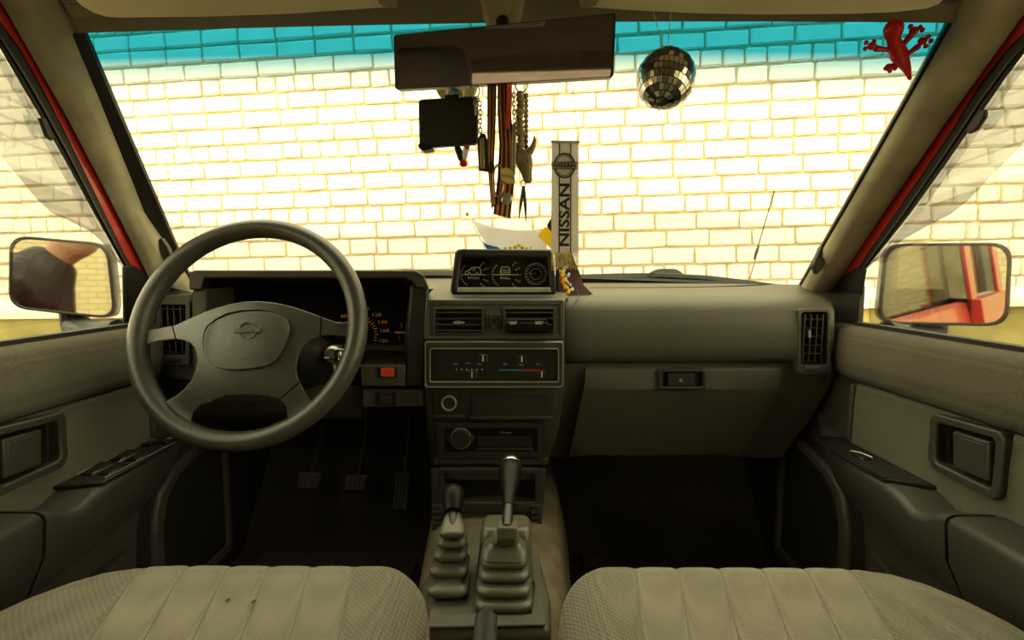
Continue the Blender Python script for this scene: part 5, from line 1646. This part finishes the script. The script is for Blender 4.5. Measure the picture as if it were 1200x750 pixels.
MB().tube([PY(548, 252, FYd + .012), PY(568, 290, FYd + .012), PY(592, 334, FYd + .006)], .0016, 8).build('flag_stick', 'flag_white', t)
MB().ball(PY(547.5, 250.5, FYd + .012), (.0042, .0042, .005), 12).build('stick_tip', 'gold', t)
t = thing('small_flag', 'dark and yellow flag with a bright crest beside the gauge pod', 'flag', PY(672, 345, FYd - .02))
G2 = FYd - .02
def Yd(y): return G2 - .105 * max(0, y - 316) / 29
cloth('dark_cloth', t, [[PY(x, y, Yd(y) + .004 * math.sin(k + x * .2) * (y < 330)) for x, y in r] for k, r in enumerate(([(646, 255), (650, 253), (656, 256), (662, 262)], [(641, 264), (648, 272), (658, 280), (668, 290)], [(650, 292), (658, 300), (668, 306), (675, 310)], [(652, 318), (660, 318), (670, 316), (678, 316)], [(653, 334), (662, 334), (674, 333), (684, 334)], [(656, 345), (668, 346), (680, 346), (695, 345)]))], 'flag_dark')
cloth('yellow_band', t, [[PY(x, y, G2 - .006) for x, y in r] for r in ([(640, 265), (643, 268), (647, 273)], [(630, 276), (640, 279), (650, 288)], [(640, 286), (646, 292), (653, 303)])], 'flag_yellow')
rc = random.Random(4)
for nm, mm, n in (('crest_gold', 'flag_yellow', 15), ('crest_white', 'flag_white', 9), ('crest_red', 'strap_red', 4)):
    mb = MB()
    for k in range(n):
        f = k / n
        if mm == 'flag_yellow': x, y = 655 + 12 * f + rc.uniform(-3, 3), 316 + 27 * f + rc.uniform(-2, 2)
        elif mm == 'flag_white': x, y = 663 + 5 * f + rc.uniform(-3, 3), 315 + 28 * f + rc.uniform(-2, 2)
        else: x, y = 657 + 5 * f, 325 + 12 * f
        mb.ball(PY(x, min(y, 343), Yd(y) - .007 + rc.uniform(-.001, .001)), (rc.uniform(1.2, 2.6) / F * G2, .0012, rc.uniform(1.6, 3.2) / F * G2), 8, Matrix.Rotation(rc.uniform(-1, 1), 3, 'Y'))
    mb.build(nm, mm, t)
# thin lead trailing over the dash edge
o = MB().tube([PY(676, 339, 1.06), PY(678, 345.5, 1.03), PY(676, 352, .998), PY(670, 362, .986), PY(664, 366, .985)], .0009, 6).build('thin_cable', 'rubber')
tag(o, 'thin dark cable trailing over the dashboard edge beside the pod', 'cable')

# ------------------------------------------------------------------ wipers and aerial outside
def wiper(pts, Y0, Y1, lbl):
    t = thing('wiper', lbl, 'wiper', PY(pts[0][0], pts[0][1], Y0))
    n = len(pts)
    P = [PY(x, y, Y0 + (Y1 - Y0) * k / (n - 1)) for k, (x, y) in enumerate(pts)]
    MB().loft([[p + V(0, 0, .007), p + V(0, .012, .006), p + V(0, .014, -.003), p + V(0, -.004, -.004)] for p in P]).build('wiper_arm', 'wiper_black', t, 0.001)
    MB().loft([[p + V(0, -.004, -.003), p + V(0, .004, -.003), p + V(0, .001, -.013), p + V(0, -.001, -.013)] for p in P[1:-1]]).build('wiper_blade', 'rubber', t)
    return t
wt = wiper([(668, 325), (720, 323.5), (775, 323), (830, 326), (880, 332), (922, 338)], 1.335, 1.20, 'dark wiper lying along the windscreen foot, passenger side')
MB().prism([PY(x, y, 1.285) for x, y in ((757, 324), (764, 318), (770, 315.5), (778, 314.5), (792, 315), (798, 318), (806, 325))], (0, .012, 0)).build('wiper_bridge', 'wiper_black', wt, 0.002)
wiper([(470, 319), (500, 319), (530, 319.5), (560, 321), (600, 323)], 1.31, 1.335, 'dark wiper lying along the windscreen foot behind the gauge pod')
t = thing('aerial', 'thin whip aerial rising beyond the windscreen', 'aerial', PY(877, 326, 1.5))
MB().tube([PY(876, 335, 1.5), PY(890, 288, 1.5)], .0022, 8).build('whip_base', 'steel', t)
MB().tube([PY(884, 304, 1.5), PY(886, 296, 1.5), PY(888, 290, 1.5)], [.003, .0038, .003], 10).build('coil', 'rubber', t)
MB().tube([PY(888, 290, 1.5), PY(907, 226, 1.5)], .0016, 8).build('whip', 'rubber', t)
MB().ball(PY(907, 225, 1.5), (.002, .002, .0035), 8).build('whip_tip', 'rubber', t)

# ------------------------------------------------------------------ person standing outside, seen in the wing mirror
def skinned(name, verts, edges, m, parent, sub=2):
    me = bpy.data.meshes.new(name)
    me.from_pydata([v for v, r in verts], edges, [])
    o = bpy.data.objects.new(name, me)
    COL.objects.link(o)
    o.modifiers.new('body', 'SKIN')
    if not me.skin_vertices: 
        pass
    for i, (v, r) in enumerate(verts):
        sv = me.skin_vertices[0].data[i]
        sv.radius = r if isinstance(r, tuple) else (r, r)
        sv.use_root = (i == 0)
    md = o.modifiers.new('smooth', 'SUBSURF'); md.levels = sub; md.render_levels = sub
    me.materials.append(M[m])
    if parent: o.parent = parent
    return o
pz_ = thing('person', 'person in a dark jacket standing outside beside the steering wheel side door', 'person', (-1.23, -.28, 0))
def off(v): return Vector(v)
bx0, by0 = -1.23, -.28                       # feet; faces +x, toward the car
def W(f, l, z): return Vector((f, l, z))     # forward, left, up in the person's own frame (origin = root)
RP = Matrix.Rotation(math.radians(12), 3, 'Z')
def B(vs): return [(RP @ W(*v), r) for v, r in vs]
# body: pelvis, spine, neck and head, legs to shoes, arms to the pockets, one continuous figure
bv = B([((0, 0, .90), (.13, .15)), ((.02, 0, 1.05), (.12, .14)), ((.05, 0, 1.22), (.12, .16)), ((.09, 0, 1.36), (.10, .15)), ((.17, 0, 1.43), .058), ((.215, 0, 1.48), .055),
        ((.25, 0, 1.535), (.085, .070)), ((.265, 0, 1.605), (.098, .078)), ((.265, 0, 1.67), (.080, .070)), ((.325, 0, 1.50), .030), ((.375, 0, 1.565), .014),
        ((.0, .10, .86), .085), ((.02, .11, .48), .060), ((0, .11, .09), .042), ((.13, .12, .05), .038),
        ((.0, -.10, .86), .085), ((.02, -.11, .48), .060), ((0, -.11, .09), .042), ((.13, -.12, .05), .038),
        ((.08, .20, 1.36), .062), ((.02, .27, 1.13), .046), ((.12, .21, .96), .036), ((.18, .17, .93), .036),
        ((.08, -.20, 1.36), .062), ((.02, -.27, 1.13), .046), ((.12, -.21, .96), .036), ((.18, -.17, .93), .036)])
be = [(0, 1), (1, 2), (2, 3), (3, 4), (4, 5), (5, 6), (6, 7), (7, 8), (6, 9), (7, 10), (0, 11), (11, 12), (12, 13), (13, 14), (0, 15), (15, 16), (16, 17), (17, 18), (3, 19), (19, 20), (20, 21), (21, 22), (3, 23), (23, 24), (24, 25), (25, 26)]
skinned('body', bv, be, 'skin', pz_)
jv = B([((.0, 0, .86), (.17, .19)), ((.02, 0, 1.05), (.155, .175)), ((.05, 0, 1.22), (.155, .19)), ((.085, 0, 1.36), (.125, .17)), ((.165, 0, 1.42), (.105, .10)), ((.205, 0, 1.47), (.082, .082)),
        ((.08, .20, 1.355), .088), ((.02, .275, 1.13), .070), ((.11, .22, .97), .058), ((.15, .18, .95), .055),
        ((.08, -.20, 1.355), .088), ((.02, -.275, 1.13), .070), ((.11, -.22, .97), .058), ((.15, -.18, .95), .055)])
je = [(0, 1), (1, 2), (2, 3), (3, 4), (4, 5), (3, 6), (6, 7), (7, 8), (8, 9), (3, 10), (10, 11), (11, 12), (12, 13)]
skinned('jacket', jv, je, 'jacket', pz_)
tv = B([((.0, 0, .90), (.15, .17)), ((.0, .10, .84), .105), ((.02, .11, .48), .080), ((0, .11, .12), .062), ((.0, -.10, .84), .105), ((.02, -.11, .48), .080), ((0, -.11, .12), .062)])
skinned('trousers', tv, [(0, 1), (1, 2), (2, 3), (0, 4), (4, 5), (5, 6)], 'trousers', pz_)
hv = B([((.21, 0, 1.58), (.085, .088)), ((.22, 0, 1.65), (.100, .092)), ((.255, 0, 1.705), (.075, .070))])
skinned('hair', hv, [(0, 1), (1, 2)], 'hair', pz_)
for sd in (.11, -.11):
    mbs = MB(); mbs.ball(V(-1.23, -.28, 0) + RP @ V(.06, sd, .05), (.14, .05, .05), 16, RP); mbs.build('shoe', 'rubber', pz_)
